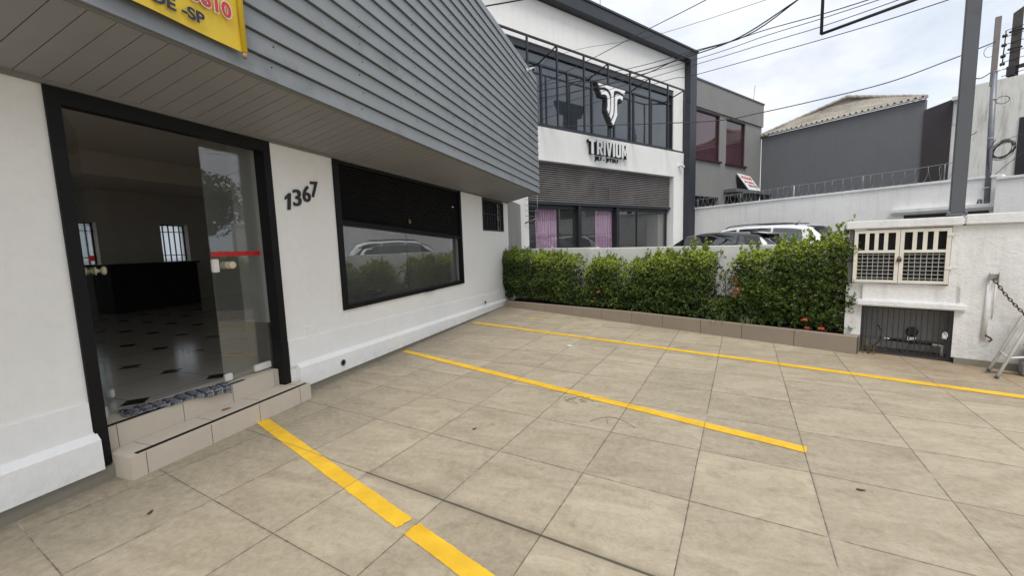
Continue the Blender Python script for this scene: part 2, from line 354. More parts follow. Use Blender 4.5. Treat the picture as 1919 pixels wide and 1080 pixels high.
def leaves_mat(name, dark, mid, light):
    k = N(name); at = k.n('ShaderNodeAttribute', attribute_name='tone')
    c = k.ramp(at.outputs['Fac'], [(0, dark), (.5, mid), (1, light)])
    c = k.mix(k.math('MULTIPLY', k.noise(k.pos(), 45, 3), .35), c, tuple(x*.4 for x in mid))
    a = k.bsdf(c, .42, None, spec=.5); b = k.n('ShaderNodeBsdfTranslucent'); k.set(b.inputs[0], k.mix(.6, c, (.14, .2, .02)))
    m = k.n('ShaderNodeMixShader', i_Fac=.22); k.set(m.inputs[1], a); k.set(m.inputs[2], b.outputs[0]); return k.done(m.outputs[0])
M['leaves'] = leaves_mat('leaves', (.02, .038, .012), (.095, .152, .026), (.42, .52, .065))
M['tree_leaves'] = leaves_mat('tree_leaves', (.02, .03, .01), (.05, .075, .02), (.09, .12, .03))

def check_cloth():
    k = N('check_cloth'); tc = k.n('ShaderNodeUVMap'); sx = k.n('ShaderNodeSeparateXYZ'); k.set(sx.inputs[0], tc.outputs[0])
    def band(v, f, w): return k.math('LESS_THAN', k.math('FRACT', k.math('MULTIPLY', v, f)), w)
    a = band(sx.outputs[0], 9, .45); b = band(sx.outputs[1], 4, .45); t = k.math('MULTIPLY', k.math('ADD', a, b), .5)
    c = k.ramp(t, [(0, (.16, .17, .19)), (.5, (.05, .055, .07)), (1, (.012, .014, .025))])
    e = k.math('MAXIMUM', band(sx.outputs[0], 9, .1), band(sx.outputs[1], 4, .1)); c = k.mix(k.math('MULTIPLY', e, .7), c, (.4, .4, .4))
    return k.done(k.bsdf(c, .95, k.bump(k.noise(k.pos(), 300, 3), .5, .002)))
M['cloth'] = check_cloth()
def room_floor():
    k = N('room_floor'); g = k.n('ShaderNodeNewGeometry'); sx = k.n('ShaderNodeSeparateXYZ'); k.set(sx.inputs[0], g.outputs['Position'])
    def e(v):
        f = k.math('FRACT', k.math('DIVIDE', v, .62)); return k.math('MINIMUM', f, k.math('SUBTRACT', 1, f))
    ex, ey = e(sx.outputs[0]), e(sx.outputs[1])
    dia = k.math('LESS_THAN', k.math('ADD', ex, ey), .16); ln = k.math('LESS_THAN', k.math('MINIMUM', ex, ey), .008)
    c = k.mix(ln, k.mix(k.noise(k.pos(), 3, 5), (.38, .36, .32), (.46, .43, .38)), (.2, .2, .18)); c = k.mix(dia, c, (.008, .008, .008))
    return k.done(k.bsdf(c, .12, spec=.6))
M['room_floor'] = room_floor()
def roof_mat():
    k = N('fibre_cement'); p = k.pos(); c = k.ramp(k.noise(p, 1.1, 7, .7), [(.3, (.2, .18, .155)), (.5, (.33, .3, .255)), (.75, (.43, .4, .35))])
    c = k.mix(k.ramp(k.noise(p, 9, 5, .7), [(.55, 0.), (.7, 1.)]), c, (.13, .11, .09)); return k.done(k.bsdf(c, .9))
M['roof'] = roof_mat()
def curtain_mat():
    k = N('tinsel'); p = k.pos((1, 1, .25)); n = k.noise(p, 90, 4, .7)
    c = k.ramp(n, [(.3, (.3, .1, .24)), (.5, (.75, .42, .66)), (.7, (.95, .75, .9))]); return k.done(k.bsdf(c, .5))
M['tinsel'] = curtain_mat()

# ------------------------------------------------------------------ text
def text(name, body, mat, parent, fn, w=None, h=None, bold=.0, depth=.004, size=1.0, shear=0, spacing=1.0):
    cu = bpy.data.curves.new('t', 'FONT'); cu.body = body; cu.size = size; cu.offset = bold; cu.extrude = .5; cu.shear = shear; cu.space_character = spacing
    o = bpy.data.objects.new('t', cu); COL.objects.link(o); dg = bpy.context.evaluated_depsgraph_get(); me = bpy.data.meshes.new_from_object(o.evaluated_get(dg))
    bpy.data.objects.remove(o)
    xs = [v.co.x for v in me.vertices]; ys = [v.co.y for v in me.vertices]; x0, x1, y0, y1 = min(xs), max(xs), min(ys), max(ys)
    kx = w/(x1-x0) if w else 1; ky = h/(y1-y0) if h else kx
    if w is None: kx = ky
    mb = MB(); mb.add([fn((v.co.x-x0)*kx, (v.co.y-y0)*ky, (v.co.z+.5)*depth) for v in me.vertices], [tuple(p.vertices) for p in me.polygons])
    bpy.data.meshes.remove(me)
    return mb.build(name, mat, parent)

# ------------------------------------------------------------------ camera
F_, PITCH, ROLL, BY, H = 755.4, .106, -.0331, .3343, 1.4
cr, sr, sp, cp = math.cos(ROLL), math.sin(ROLL), math.sin(PITCH), math.cos(PITCH)
cam_m = Matrix(((1, 0, 0), (0, sp, -cp), (0, cp, sp))) @ Matrix(((cr, -sr, 0), (sr, cr, 0), (0, 0, 1)))
cam_m = Matrix(((math.cos(BY), -math.sin(BY), 0), (math.sin(BY), math.cos(BY), 0), (0, 0, 1))) @ cam_m
cd = bpy.data.cameras.new('camera'); co = bpy.data.objects.new('camera', cd); COL.objects.link(co)
co.matrix_world = Matrix.Translation((0, 0, H)) @ cam_m.to_4x4()
cd.sensor_width = 36; cd.lens = F_/1919*36; cd.clip_end = 2000; cd.clip_start = .05; sc.camera = co

# ------------------------------------------------------------------ world + sun
w = bpy.data.worlds.new('World'); sc.world = w; w.use_nodes = True; nt = w.node_tree; nt.nodes.clear()
SUN_EL, SUN_AZ = R(60), R(158)     # azimuth measured from +Y towards +X
k = N.__new__(N); k.t = nt
out = nt.nodes.new('ShaderNodeOutputWorld'); bg = nt.nodes.new('ShaderNodeBackground'); sky = nt.nodes.new('ShaderNodeTexSky')
sky.sky_type = 'NISHITA'; sky.sun_disc = False; sky.sun_elevation = SUN_EL; sky.sun_rotation = SUN_AZ; sky.air_density = 1.2; sky.dust_density = 2
tc = nt.nodes.new('ShaderNodeTexCoord'); mp = nt.nodes.new('ShaderNodeMapping'); nt.links.new(tc.outputs['Generated'], mp.inputs[0]); mp.inputs['Scale'].default_value = (1, 1, 2.6); mp.inputs['Location'].default_value = (.3, .1, 0)
n1 = k.noise(mp.outputs[0], 1.9, 9, .58, .35); n2 = k.noise(mp.outputs[0], 4.5, 8, .6, .2)
cl = k.ramp(n2, [(.3, (7.4, 7.9, 8.9)), (.5, (8.9, 9.3, 10.0)), (.7, (10.4, 10.5, 10.7))])
cov = k.ramp(n1, [(.33, .62), (.46, 1.)])
skyc = k.mix(.55, sky.outputs[0], (6.5, 8.0, 9.8))
k.set(bg.inputs[0], k.mix(cov, skyc, cl)); bg.inputs[1].default_value = .108; nt.links.new(bg.outputs[0], out.inputs[0])
sd = bpy.data.lights.new('sun', 'SUN'); so = bpy.data.objects.new('sun', sd); COL.objects.link(so)
sd.energy = 2.65; sd.angle = R(28); sd.color = (1, .96, .9)
dv = Vector((math.sin(SUN_AZ)*math.cos(SUN_EL), math.cos(SUN_AZ)*math.cos(SUN_EL), math.sin(SUN_EL)))
so.rotation_euler = dv.to_track_quat('Z', 'Y').to_euler()
sc.view_settings.view_transform = 'Standard'; sc.view_settings.look = 'None'; sc.view_settings.exposure = 0
sc.render.engine = 'CYCLES'; sc.cycles.use_denoising = True; sc.cycles.max_bounces = 8; sc.cycles.transparent_max_bounces = 24; sc.cycles.sample_clamp_indirect = 6

# ================================================================== GROUND
W_ = Frame((0, 0), (1, 0), (0, 1))
B = Frame((-3.28, 0), (0, 1), (1, 0))                       # the shop's wall
P = (-3.3942, 10.8)
S35, C35 = math.sin(R(35)), math.cos(R(35))
T = Frame(P, (S35, C35), (C35, -S35))                       # the gym's facade
WW = Frame((1.441, 17.705), (.743, -.669), (-.669, -.743))  # boundary wall
C = Frame((2.36, 5.76), (1.07, -.48), (-.48, -1.07))        # utility wall
G = Frame((-3.2, 9.5), (5.5, -3.2), (-3.2, -5.5))           # garden wall
PL = Frame((-3.16, 8.6), (5.42, -2.98), (-2.98, -5.42))     # planter kerb
HF = Frame((5.136, 23.503), (.788, -.616), (-.616, -.788))  # far house

m = MB(); m.add([(-400, -400, -.006), (400, -400, -.006), (400, 400, -.006), (-400, 400, -.006)], [(0, 1, 2, 3)])
tag(m.build('ground', M['asphalt'], org=(0, 0, 0)), kind='structure')
m = MB(); m.add([(-3.3, -6, 0), (12, -6, 0), (12, 2.2, 0), (2.5, 6.3, 0), (-3.3, 9.45, 0)], [(0, 1, 2, 3, 4)])
tag(m.build('pavement', M['tiles'], org=(0, 0, 0)), kind='structure')

def strip(name, label, ax, ay, bx, by, wd, ends=(0, 0), gap=None, group='yellow parking bay lines'):
    a, b = Vector((ax, ay)), Vector((bx, by)); d = (b-a); L = d.length; d.normalize(); n = Vector((-d.y, d.x))
    mb = MB(); st = .02; k = int(L/st); rng = random.Random(name+label)
    ln, rn = [], []
    def wob(i, s): return wd/2+(noise.noise(Vector((i*.09, s*3.1, ax)))*.0035)+rng.uniform(-.002, .002)
    rows = []
    for i in range(k+1):
        c = a+d*(L*i/k); rows.append((c+n*wob(i, 1), c-n*wob(i, -1)))
    segs = [(0, k)]
    if gap: g0, g1 = int(gap[0]/st), int(gap[1]/st); segs = [(0, g0), (g1, k)]
    for s0, s1 in segs:
        vs = []; fs = []; R_ = rows[s0:s1+1]; nn = 7
        for ri, (p, q) in enumerate(R_):
            for j in range(nn):
                f = j/(nn-1); c = p.lerp(q, f)
                if (ri == 0 and s0 > 0) or (ri == len(R_)-1 and s1 < k): c = c+d*rng.uniform(-.018, .018)
                vs.append((c.x, c.y, .004))
        for i in range(len(R_)-1):
            for j in range(nn-1): fs.append((i*nn+j, i*nn+j+1, (i+1)*nn+j+1, (i+1)*nn+j))
        mb.add(vs, fs)
    return tag(mb.build(name, M['yellow'], org=(ax, ay, 0)), label, 'parking line', group)
strip('parking_line', 'broad yellow line starting at the doorstep, with a chipped gap near its front end', -3.08, 2.375, -.3, 1.272, .097, gap=(2.04, 2.08))
strip('parking_line', 'middle yellow line running from the shop wall under the display window to mid forecourt', -3.2, 4.625, .965, 2.985, .098)
strip('parking_line', 'far yellow line next to the planter, running from the wall past the ladder', -3.1, 6.69, 7.5, 2.72, .105)
for x, y, a, b, lb in ((-2.13, 7.23, .1, .035, 'larger yellow paint blotch on the tiles in front of the planter corner'), (-1.98, 7.5, .085, .03, 'small yellow paint blotch on the tiles nearest the planter kerb')):
    m = MB(); vs = [(x+math.cos(t)*a*(1+.25*noise.noise(Vector((t*2, x, 0)))), y+math.sin(t)*b*(1+.3*noise.noise(Vector((t*2, 0, y)))), .004) for t in [i*math.tau/28 for i in range(28)]]
    m.add(vs, [tuple(range(28))]); tag(m.build('paint_blotch', M['yellow']), lb, 'paint mark', 'yellow paint blotches')

# ================================================================== SHOP BUILDING
shop = thing('shop_building', 'white shop front with grey clad canopy, glass door and black shuttered window', 'building', (-3.28, 3, 0))
m = MB(); X = -.25
m.box(B, -4, 1.41, X, 0, .0, 2.41)
m.box(B, 2.85, 3.62, X, 0, 0, 2.41)
m.box(B, 3.62, 6.73, X, 0, 0, .73)
m.box(B, 6.73, 7.74, X, 0, 0, 2.41)
m.box(B, 7.74, 8.98, X, 0, 0, 1.72)
m.box(B, 8.98, 9.31, X, 0, 0, 2.41)
m.box(B, -4, 9.31, X, 0, 2.41, 3.1)
m.build('wall', M['wall_white'], shop)
m = MB(); m.box(B, 9.09, 9.31, -8.0, X, 0, 3.1); m.box(B, -4, -3.8, -8.0, X, 0, .4); m.box(B, -4, -3.8, -8.0, X, 2.85, 3.1)  # unseen end wall left open, shaped to let daylight brighten the room
# rear wall with two window openings
m2 = MB(); XR0, XR1 = -8.0, -7.72
for u0, u1, z0, z1 in ((-4, 4.75, 0, 3.1), (4.75, 5.25, 0, 1.25), (4.75, 5.25, 2.17, 3.1), (5.25, 6.42, 0, 3.1), (6.42, 7.02, 0, 1.25), (6.42, 7.02, 2.17, 3.1), (7.02, 9.31, 0, 3.1)):
    m.box(B, u0, u1, XR0, XR1, z0, z1)
m.build('interior_wall', M['room_wall'], shop)
m = MB(); m.box(B, -3.8, 9.09, -7.72, -.3, .1, .305); m.build('interior_floor', M['room_floor'], shop)
m = MB(); m.box(B, -4, 9.31, -8.0, 0, 3.102, 3.3); m.build('roof', M['room_ceiling'], shop)
m = MB(); m.box(B, -3.8, 9.09, -7.72, -.25, 2.86, 3.1); m.box(B, -3.8, 9.09, -4.2, -3.9, 2.55, 2.86); m.build('ceiling', M['room_ceiling'], shop)
for u0, u1 in ((4.75, 5.25), (6.42, 7.02)):
    m = MB(); fr = .03
    m.box(B, u0, u1, -7.9, -7.86, 1.25, 1.28); m.box(B, u0, u1, -7.9, -7.86, 2.14, 2.17); m.box(B, u0, u0+fr, -7.9, -7.86, 1.28, 2.14); m.box(B, u1-fr, u1, -7.9, -7.86, 1.28, 2.14)
    nb = 4 if u1-u0 > .55 else 3
    for q in range(1, nb+1): c = u0+(u1-u0)*q/(nb+1); m.box(B, c-.011, c+.011, -7.86, -7.84, 1.25, 2.17)
    m.box(B, u0, u1, -7.84, -7.83, 1.42, 1.44); m.box(B, u0, u1, -7.84, -7.83, 1.98, 2.0)
    wo = m.build('window', M['black_metal'], shop)
    m = MB(); m.box(B, u0+fr, u1-fr, -7.885, -7.875, 1.28, 2.14); m.build('pane', M['frosted'], wo)
# door reveal pillar inside
m = MB(); m.box(B, 2.78, 3.05, -.42, -.24, .75, 2.86); m.build('reveal', M['reveal_grey'], shop)
m = MB(); m.box(B, 2.778, 3.052, -.422, -.13, .31, .752); m.build('reveal_base', M['reveal_brown'], shop)
m = MB(); m.box(B, 2.779, 2.84, -.24, -.1, .752, 2.4); m.build('reveal', M['reveal_grey'], shop)
# plinth
m = MB()
def plinth(u0, u1, z0, z1, a0, a1):   # bottom z0->z1, top a0->a1
    for v0, v1, zb0, zb1, zt0, zt1 in ((0, .052, z0, z1, a0-.05, a1-.05),):
        m.add([B(u0, -.02, zb0), B(u1, -.02, zb1), B(u1, v1, zb1), B(u0, v1, zb0), B(u0, -.02, zt0+.05), B(u1, -.02, zt1+.05), B(u1, v1, zt1), B(u0, v1, zt0), B(u0, .006, zt0+.05), B(u1, .006, zt1+.05)],
              [(0, 3, 2, 1), (3, 7, 6, 2), (7, 8, 9, 6), (8, 4, 5, 9), (0, 4, 8, 7, 3), (1, 2, 6, 9, 5)])
plinth(-4, 1.42, .1, .088, .345, .33); plinth(2.93, 9.305, .075, .0, .325, .145)
m.box(B, -4, 1.405, -.02, .013, .3, .535, 0, .52); m.box(B, 2.86, 9.307, -.02, .013, .3, .555, 0, .345, .12)
m.build('plinth', M['plinth_white'], shop)
m = MB(); m.box(B, -4, 1.48, -.02, .035, -.005, .097, 0, .086); m.box(B, 2.9, 9.3, -.02, .035, -.005, .077, 0, .012)
m.build('skirting', M['skirting'], shop)
for u, z, rr in ((3.5, .165, .036), (7.6, .245, .03)):
    m = MB(); c = B(u, .045, z); m.lathe(c, (1, 0, 0), [(0, rr), (.016, rr), (.016, rr*.82), (.002, rr*.8)], 20); m.build('vent_pipe', M['skirting'], shop)
    m = MB(); m.lathe(B(u, .045, z), (1, 0, 0), [(.003, rr*.82), (.009, rr*.82)], 20); m.build('vent_hole', M['black_paint'], shop)
m = MB(); m.box(B, 3.07, 3.2, 0, .006, .52, .655); m.box(B, 3.08, 3.19, .006, .009, .53, .645); m.build('cover_plate', M['wall_white'], shop)
# steps
st = MB(); st.bevbox(B, 1.475, 2.9, -.05, .2, -.01, .155, .004)
for u in (1.56, 1.97, 2.36, 2.77): st.box(B, u-.0015, u+.0015, .1, .2012, 0, .15, 1)
for u in (1.62, 2.02, 2.42, 2.8): st.box(B, u-.0015, u+.0015, -.04, .16, .15, .1557, 1)
o = st.build('step', [M['beige_tile'], M['reveal_brown']], shop)
m = MB(); m.box(B, 1.52, 2.87, .158, .192, .1555, .1585); m.build('nosing_strip', M['black_paint'], o)
st = MB(); st.bevbox(B, 1.475, 2.779, -.3, -.05, .14, .31, .004)
for u in (1.55, 1.95, 2.33, 2.73): st.box(B, u-.0015, u+.0015, -.1, -.0488, .155, .305, 1)
o = st.build('step', [M['beige_tile'], M['reveal_brown']], shop)
m = MB(); m.box(B, 1.48, 2.45, -.085, -.052, .3105, .3135); m.build('nosing_strip', M['black_paint'], o)
# door
d = MB(); d.box(B, 1.41, 1.475, -.2, .018, .1, 2.4); d.box(B, 2.78, 2.85, -.1, .018, .156, 2.4); d.box(B, 1.475, 2.78, -.05, .018, 2.305, 2.4); d.box(B, 1.475, 2.78, -.2, -.05, 2.345, 2.4); d.box(B, 1.475, 1.49, -.2, -.02, .31, 2.29)
door = d.build('door_frame', M['black_paint'], shop)
m = MB(); m.box(B, 1.492, 1.5, -.2, -.05, .31, 2.29); m.build('jamb_channel', M['alu'], door)
m = MB(); m.box(B, 2.335, 2.775, -.146, -.136, .33, 2.335); leaf = m.build('glass_leaf', M['door_glass'], shop)
m = MB(); m.box(B, 2.335, 2.775, -.1355, -.1345, 1.385, 1.425); m.build('warning_tape', M['red_tape'], leaf)
def knob(mb, c, ax, sgn=1):
    mb.lathe(c, Vector(ax)*sgn, [(0, .03), (.006, .032), (.01, .014), (.03, .012), (.034, .026), (.045, .033), (.056, .03), (.062, .018)], 18)
m = MB(); knob(m, B(2.47, -.135, 1.31), (1, 0, 0)); knob(m, B(2.47, -.147, 1.31), (1, 0, 0), -1); m.build('door_knob', M['cream_plastic'], leaf)
m = MB(); m.bevbox(B, 2.333, 2.39, -.152, -.125, 1.255, 1.365, .006); m.build('lock_plate', M['white_plastic'], leaf)
m = MB(); m.bevbox(B, 2.335, 2.4, -.155, -.122, .325, .385, .006); m.build('patch_fitting', M['white_plastic'], leaf)
m = MB(); m.bevbox(B, 2.61, 2.775, -.155, -.122, .325, .385, .006); m.build('patch_fitting', M['white_plastic'], leaf)
OL = Frame((-3.42, 1.53), (-.86, .5), (.5, .86))
m = MB(); m.box(OL, 0, .66, -.005, .005, .33, 2.33); leaf = m.build('glass_leaf', M['open_glass'], shop)
m = MB(); m.box(OL, .35, .66, .0055, .0065, 1.385, 1.425); m.build('warning_tape', M['red_tape'], leaf)
nv = Vector((.5, .86, 0)); m = MB(); knob(m, OL(.6, .005, 1.31), nv); knob(m, OL(.6, -.005, 1.31), nv, -1); m.build('door_knob', M['cream_plastic'], leaf)
m = MB(); m.bevbox(OL, .02, .16, -.014, .014, .325, .385, .006); m.build('patch_fitting', M['white_plastic'], leaf)
m = MB(); m.bevbox(OL, .6, .66, -.014, .014, .325, .385, .006); m.build('patch_fitting', M['white_plastic'], leaf)
# display window
d = MB()
d.box(B, 3.62, 3.695, -.12, .02, .73, 2.41); d.box(B, 6.665, 6.73, -.12, .02, .73, 2.41); d.box(B, 3.695, 6.665, -.12, .024, .73, .785)
d.box(B, 3.695, 6.665, -.12, .0, 2.36, 2.41); d.box(B, 4.0, 4.06, .024, .045, .735, .755); d.box(B, 5.35, 5.6, .024, .05, .73, .75)
win = d.build('display_window', M['black_paint'], shop)
m = MB(); m.box(B, 3.695, 6.665, -.075, -.067, .785, 2.3); m.build('pane', M['shop_glass'], win)
m = MB(); m.box(B, 5.047, 5.053, -.0665, -.0655, .785, 1.75); m.build('pane_joint', M['trim_black'], win)
m = MB(); m.box(B, 6.625, 6.665, -.11, -.05, .785, 1.7); m.build('side_channel', M['soffit_edge'], win)
m = MB(); n = 20
for i in range(n):      # roller slats, slightly tilted as a sheet
    f0, f1 = i/n, (i+1)/n
    zl0, zl1 = 1.74+(2.36-1.74)*f0, 1.74+(2.36-1.74)*f1; zr0, zr1 = 1.585+(2.36-1.585)*f0, 1.585+(2.36-1.585)*f1
    ml, mr_ = (zl0+zl1)/2, (zr0+zr1)/2
    m.add([B(3.695, -.03, zl0), B(6.665, -.03, zr0), B(3.695, -.012, ml), B(6.665, -.012, mr_), B(3.695, -.03, zl1), B(6.665, -.03, zr1)], [(0, 1, 3, 2), (2, 3, 5, 4)])
m.box(B, 3.695, 6.665, -.035, .012, 1.70, 1.745, 0, 1.59, 1.545)
sh = m.build('roller_shutter', M['shutter_black'], win)
m = MB(); m.bevbox(B, 5.03, 5.09, -.012, .014, 1.76, 1.80, .008); m.tube([B(5.06+math.cos(a)*.016, .0, 1.80+math.sin(a)*.022) for a in [i*math.pi/8 for i in range(9)]], .004, 6); m.build('padlock', M['brass'], sh)
m = MB(); m.lathe(B(6.45, -.02, 2.1), (1, 0, 0), [(0, .018), (.02, .015)], 12); m.build('bolt', M['alu'], sh)
# barred small window
d = MB(); d.box(B, 7.74, 8.98, -.2, -.16, 1.72, 2.38); sw = d.build('barred_window', M['black_paint'], shop)
m = MB()
m.box(B, 7.74, 7.775, -.05, .01, 1.72, 2.38); m.box(B, 8.945, 8.98, -.05, .01, 1.72, 2.38); m.box(B, 7.775, 8.945, -.05, .01, 1.72, 1.75); m.box(B, 7.775, 8.945, -.05, .01, 2.35, 2.38); m.box(B, 7.775, 8.945, -.02, .0, 2.07, 2.09)
for i in range(8):
    u = 7.775+1.17*(i+.5)/8; m.box(B, u-.009, u+.009, -.014, .004, 1.75, 2.35)
    m.tube([B(u+.03*math.sin(t*math.pi*2), .0, 1.82+.2*t) for t in [q/8 for q in range(9)]], .006, 6); m.sphere(B(u, .0, 1.93), .02, 8, sz=1.6); m.sphere(B(u, .0, 2.22), .018, 8, sz=1.6)
m.build('grille', M['black_metal'], sw)
# canopy
can = MB(); YL = -4
prof = [(.0, 2.43), (.775, 2.60), (.775, 5.16), (.0, 5.16)]
can.prism(Frame((-3.28, 0), (1, 0), (0, 1)), prof, YL, 9.295)
can = can.build('canopy', M['soffit_edge'], shop)
m = MB(); zb = 2.58; bh = .1444
for i in range(18):
    z0 = zb+i*bh; z1 = z0+bh-.011; rr = random.Random(i)
    cuts = [YL]+sorted(rr.uniform(-1, 9) for _ in range(2))+[9.31]
    for a_, b_ in zip(cuts, cuts[1:]):
        o_ = rr.uniform(-.0015, .0015); sag = rr.uniform(-.002, .002)
        m.add([B(a_+.001, .775, z0), B(b_-.001, .775, z0), B(b_-.001, .814+o_, z0+sag), B(a_+.001, .814+o_, z0), B(a_+.001, .775, z1), B(b_-.001, .775, z1), B(b_-.001, .796+o_, z1+sag), B(a_+.001, .796+o_, z1)],
              [(0, 3, 2, 1), (4, 5, 6, 7), (3, 7, 6, 2), (0, 1, 5, 4), (1, 2, 6, 5), (0, 4, 7, 3)])
    m.box(B, 9.296, 9.312, .01, .79, z0+.005, z1)
rr = random.Random(31)
for i in range(18):
    for q in range(11):
        y = -.5+q*.92+rr.uniform(-.03, .03)
        if rr.random() < .75: m.lathe(B(y, .797, zb+i*bh+.09+rr.uniform(-.01, .01)), (1, 0, 0), [(0, .0045), (.011, .0045), (.013, .002)], 8, mi=1)
m.build('siding', [M['siding'], M['charcoal_metal']], can)
m = MB(); y = YL
while y < 9.3:
    y1 = min(y+.1105, 9.3); m.add([B(y, .04, 2.424), B(y1, .04, 2.424), B(y1, .775, 2.582), B(y, .775, 2.582), B(y, .04, 2.434), B(y1, .04, 2.434), B(y1, .775, 2.595), B(y, .775, 2.595)], [(0, 3, 2, 1), (0, 1, 5, 4), (1, 2, 6, 5), (2, 3, 7, 6), (3, 0, 4, 7)]); y += .115
m.build('soffit', M['soffit'], can)
m = MB(); m.box(B, YL, 9.3, .001, .04, 2.40, 2.432); m.box(B, YL, 9.31, .765, .79, 2.568, 2.5795); m.build('edge_trim', M['soffit_edge'], can)

t_ = MB(); t_.bevbox(B, 4.84, 6.44, -7.2, -6.62, .306, 1.24, .01); t_.box(B, 4.8, 6.48, -7.25, -6.58, 1.24, 1.28)
tag(t_.build('counter', M['counter_black'], org=B(5.6, -6.9, .306)), 'black reception counter standing inside the dark room behind the glass door', 'counter')

# checked cloth lying over the upper step
nx, ny = 44, 22; vs = []; fs = []; L0, L1 = Vector((-3.50, 1.66)), Vector((-3.36, 2.32))
for i in range(nx+1):
    for j in range(ny+1):
        f, g_ = i/nx, j/ny
        c = L0.lerp(L1, f); ax = (L1-L0).normalized(); nrm = Vector((ax.y, -ax.x))
        wd = .2+.05*noise.noise(Vector((f*3, 0, 1))); dd = (g_-.38)*wd+.03*noise.noise(Vector((f*4, 2, 0)))
        p = c+nrm*dd+ax*(.02*noise.noise(Vector((g_*5, f*2, 4))))
        z = .316+.016*abs(noise.noise(Vector((f*9, g_*5, 0))))+.012*abs(noise.noise(Vector((f*22, g_*13, 3))))
        edge = -3.328
        if p.x > edge: z2 = z-(p.x-edge)*.7; p.x = edge+(p.x-edge)*.35+.008; z = z2
        vs.append((p.x, p.y, z))
for i in range(nx):
    for j in range(ny): a0 = i*(ny+1)+j; fs.append((a0, a0+ny+1, a0+ny+2, a0+1))
m = MB(); m.add(vs, fs, 0, True); cl_ = m.build('cloth', M['cloth'])
uv = cl_.data.uv_layers.new(name='uv')
for lp in cl_.data.loops:
    vi = lp.vertex_index; uv.data[lp.index].uv = (vi//(ny+1)/nx, vi % (ny+1)/ny)
sm_ = cl_.modifiers.new('solid', 'SOLIDIFY'); sm_.thickness = .004
tag(cl_, 'crumpled black and grey checked cloth lying on the upper doorstep', 'cloth')
def flat_leaf(name, label, cat, c, a, b, rot, mat, z=.004, curl=.01):
    m = MB(); vs = [(c[0], c[1], z+curl)]; n = 14
    for i in range(n):
        t = i*math.tau/n; x, y = math.cos(t)*a, math.sin(t)*b*(1-.3*math.cos(t)); q = 1+.2*noise.noise(Vector((t*3, c[0]*9, 0)))
        vs.append((c[0]+(x*math.cos(rot)-y*math.sin(rot))*q, c[1]+(x*math.sin(rot)+y*math.cos(rot))*q, z+curl*.3*abs(math.sin(2*t))))
    m.add(vs, [(0, i+1, (i+1) % n+1) for i in range(n)], 0, True); return tag(m.build(name, mat), label, cat)
flat_leaf('dry_leaf', 'brown dry leaf lying on the lower doorstep', 'leaf', (-3.24, 2.2), .035, .018, 1.3, M['dry_leaf'], .158)
flat_leaf('paper_scrap', 'small white paper scrap on the tiles beyond the middle yellow line', 'litter', (-1.05, 5.35), .05, .014, .1, M['white_ink'], .003)
for q, (x, y, lb) in enumerate(((1.09, 2.57, 'dark curled leaf on the tiles in front of the end of the middle yellow line'), (-1.28, 2.7, 'tiny dark leaf on the tiles between the doorstep line and the middle yellow line'), (-2.6, 1.3, 'tiny brown leaf on the tiles in front of the lower doorstep corner'), (1.75, 1.85, 'brown leaf lying near the right front of the forecourt'))):
    flat_leaf('dry_leaf', lb, 'leaf', (x, y), .022, .009, q*1.1, M['stem'], .003, .006)
rng = random.Random(4); m = MB()
for q in range(7):
    x0, y0 = -.66+rng.uniform(-.1, .1), 3.47+rng.uniform(-.05, .05); a_ = rng.uniform(-.5, .5); r_ = rng.uniform(.06, .14)
    m.tube([(x0+r_*math.cos(a_)*t, y0+r_*math.sin(a_)*t+.03*math.sin(t*3+q), .004+.01*abs(math.sin(3*t))) for t in [i/6 for i in range(7)]], .0016, 5)
tag(m.build('twig_tangle', M['stem']), 'tangle of thin dark twigs beside the middle yellow line', 'twigs')
m = MB(); m.tube([(-.45+.34*t, 3.06-.04*t-.05*math.sin(t*3)*-1, .004+.035*math.sin(t*math.pi)) for t in [i/12 for i in range(13)]], .0018, 5); m.tube([(-.33, 3.1, .03), (-.31, 3.04, .004)], .0015, 5)
tag(m.build('twig', M['stem']), 'single arched dark twig on the tiles nearer than the tangle', 'twig')

# banner
bn = thing('banner', 'yellow plastic banner with red and navy lettering tied on the grey canopy', 'banner', B(1.6, .84, 2.67))
nx, ny = 40, 24; vs = []; fs = []
for i in range(nx+1):
    for j in range(ny+1):
        u = .2+(1.995-.2)*i/nx; z = 2.664+1.2*j/ny+(.02*(1-i/nx))
        vs.append(B(u, .842+.008*noise.noise(Vector((u*3, z*3, 0)))+.006*math.sin((u-z)*9)*max(0, (u-1.4)), z))
for i in range(nx):
    for j in range(ny): a0 = i*(ny+1)+j; fs.append((a0, a0+ny+1, a0+ny+2, a0+1))
m = MB(); m.add(vs, fs, 0, True); m.build('sheet', M['banner_yellow'], bn)
m = MB(); m.tube([B(2.008, .85, 2.664), B(2.008, .85, 3.9)], .016, 10); m.build('sleeve', M['banner_yellow'], bn)
m = MB(); m.tube([B(2.008, .85, 2.632), B(2.008, .85, 2.664)], .013, 10); m.build('stick', M['wood'], bn)
BAN = lambda u0, z0, v=.856: (lambda x, y, z: B(u0+x, v+z, z0+y))
text('lettering', '3810', M['white_ink'], bn, BAN(1.697, 2.818, .853), w=.247, h=.1, bold=.06, depth=.0015)
text('lettering', '3810', M['red_ink'], bn, BAN(1.703, 2.824, .8555), w=.235, h=.088, bold=.03, depth=.0015)
text('lettering', 'DE -SP', M['navy_ink'], bn, BAN(1.505, 2.71), w=.265, h=.066, bold=.03, depth=.0015)

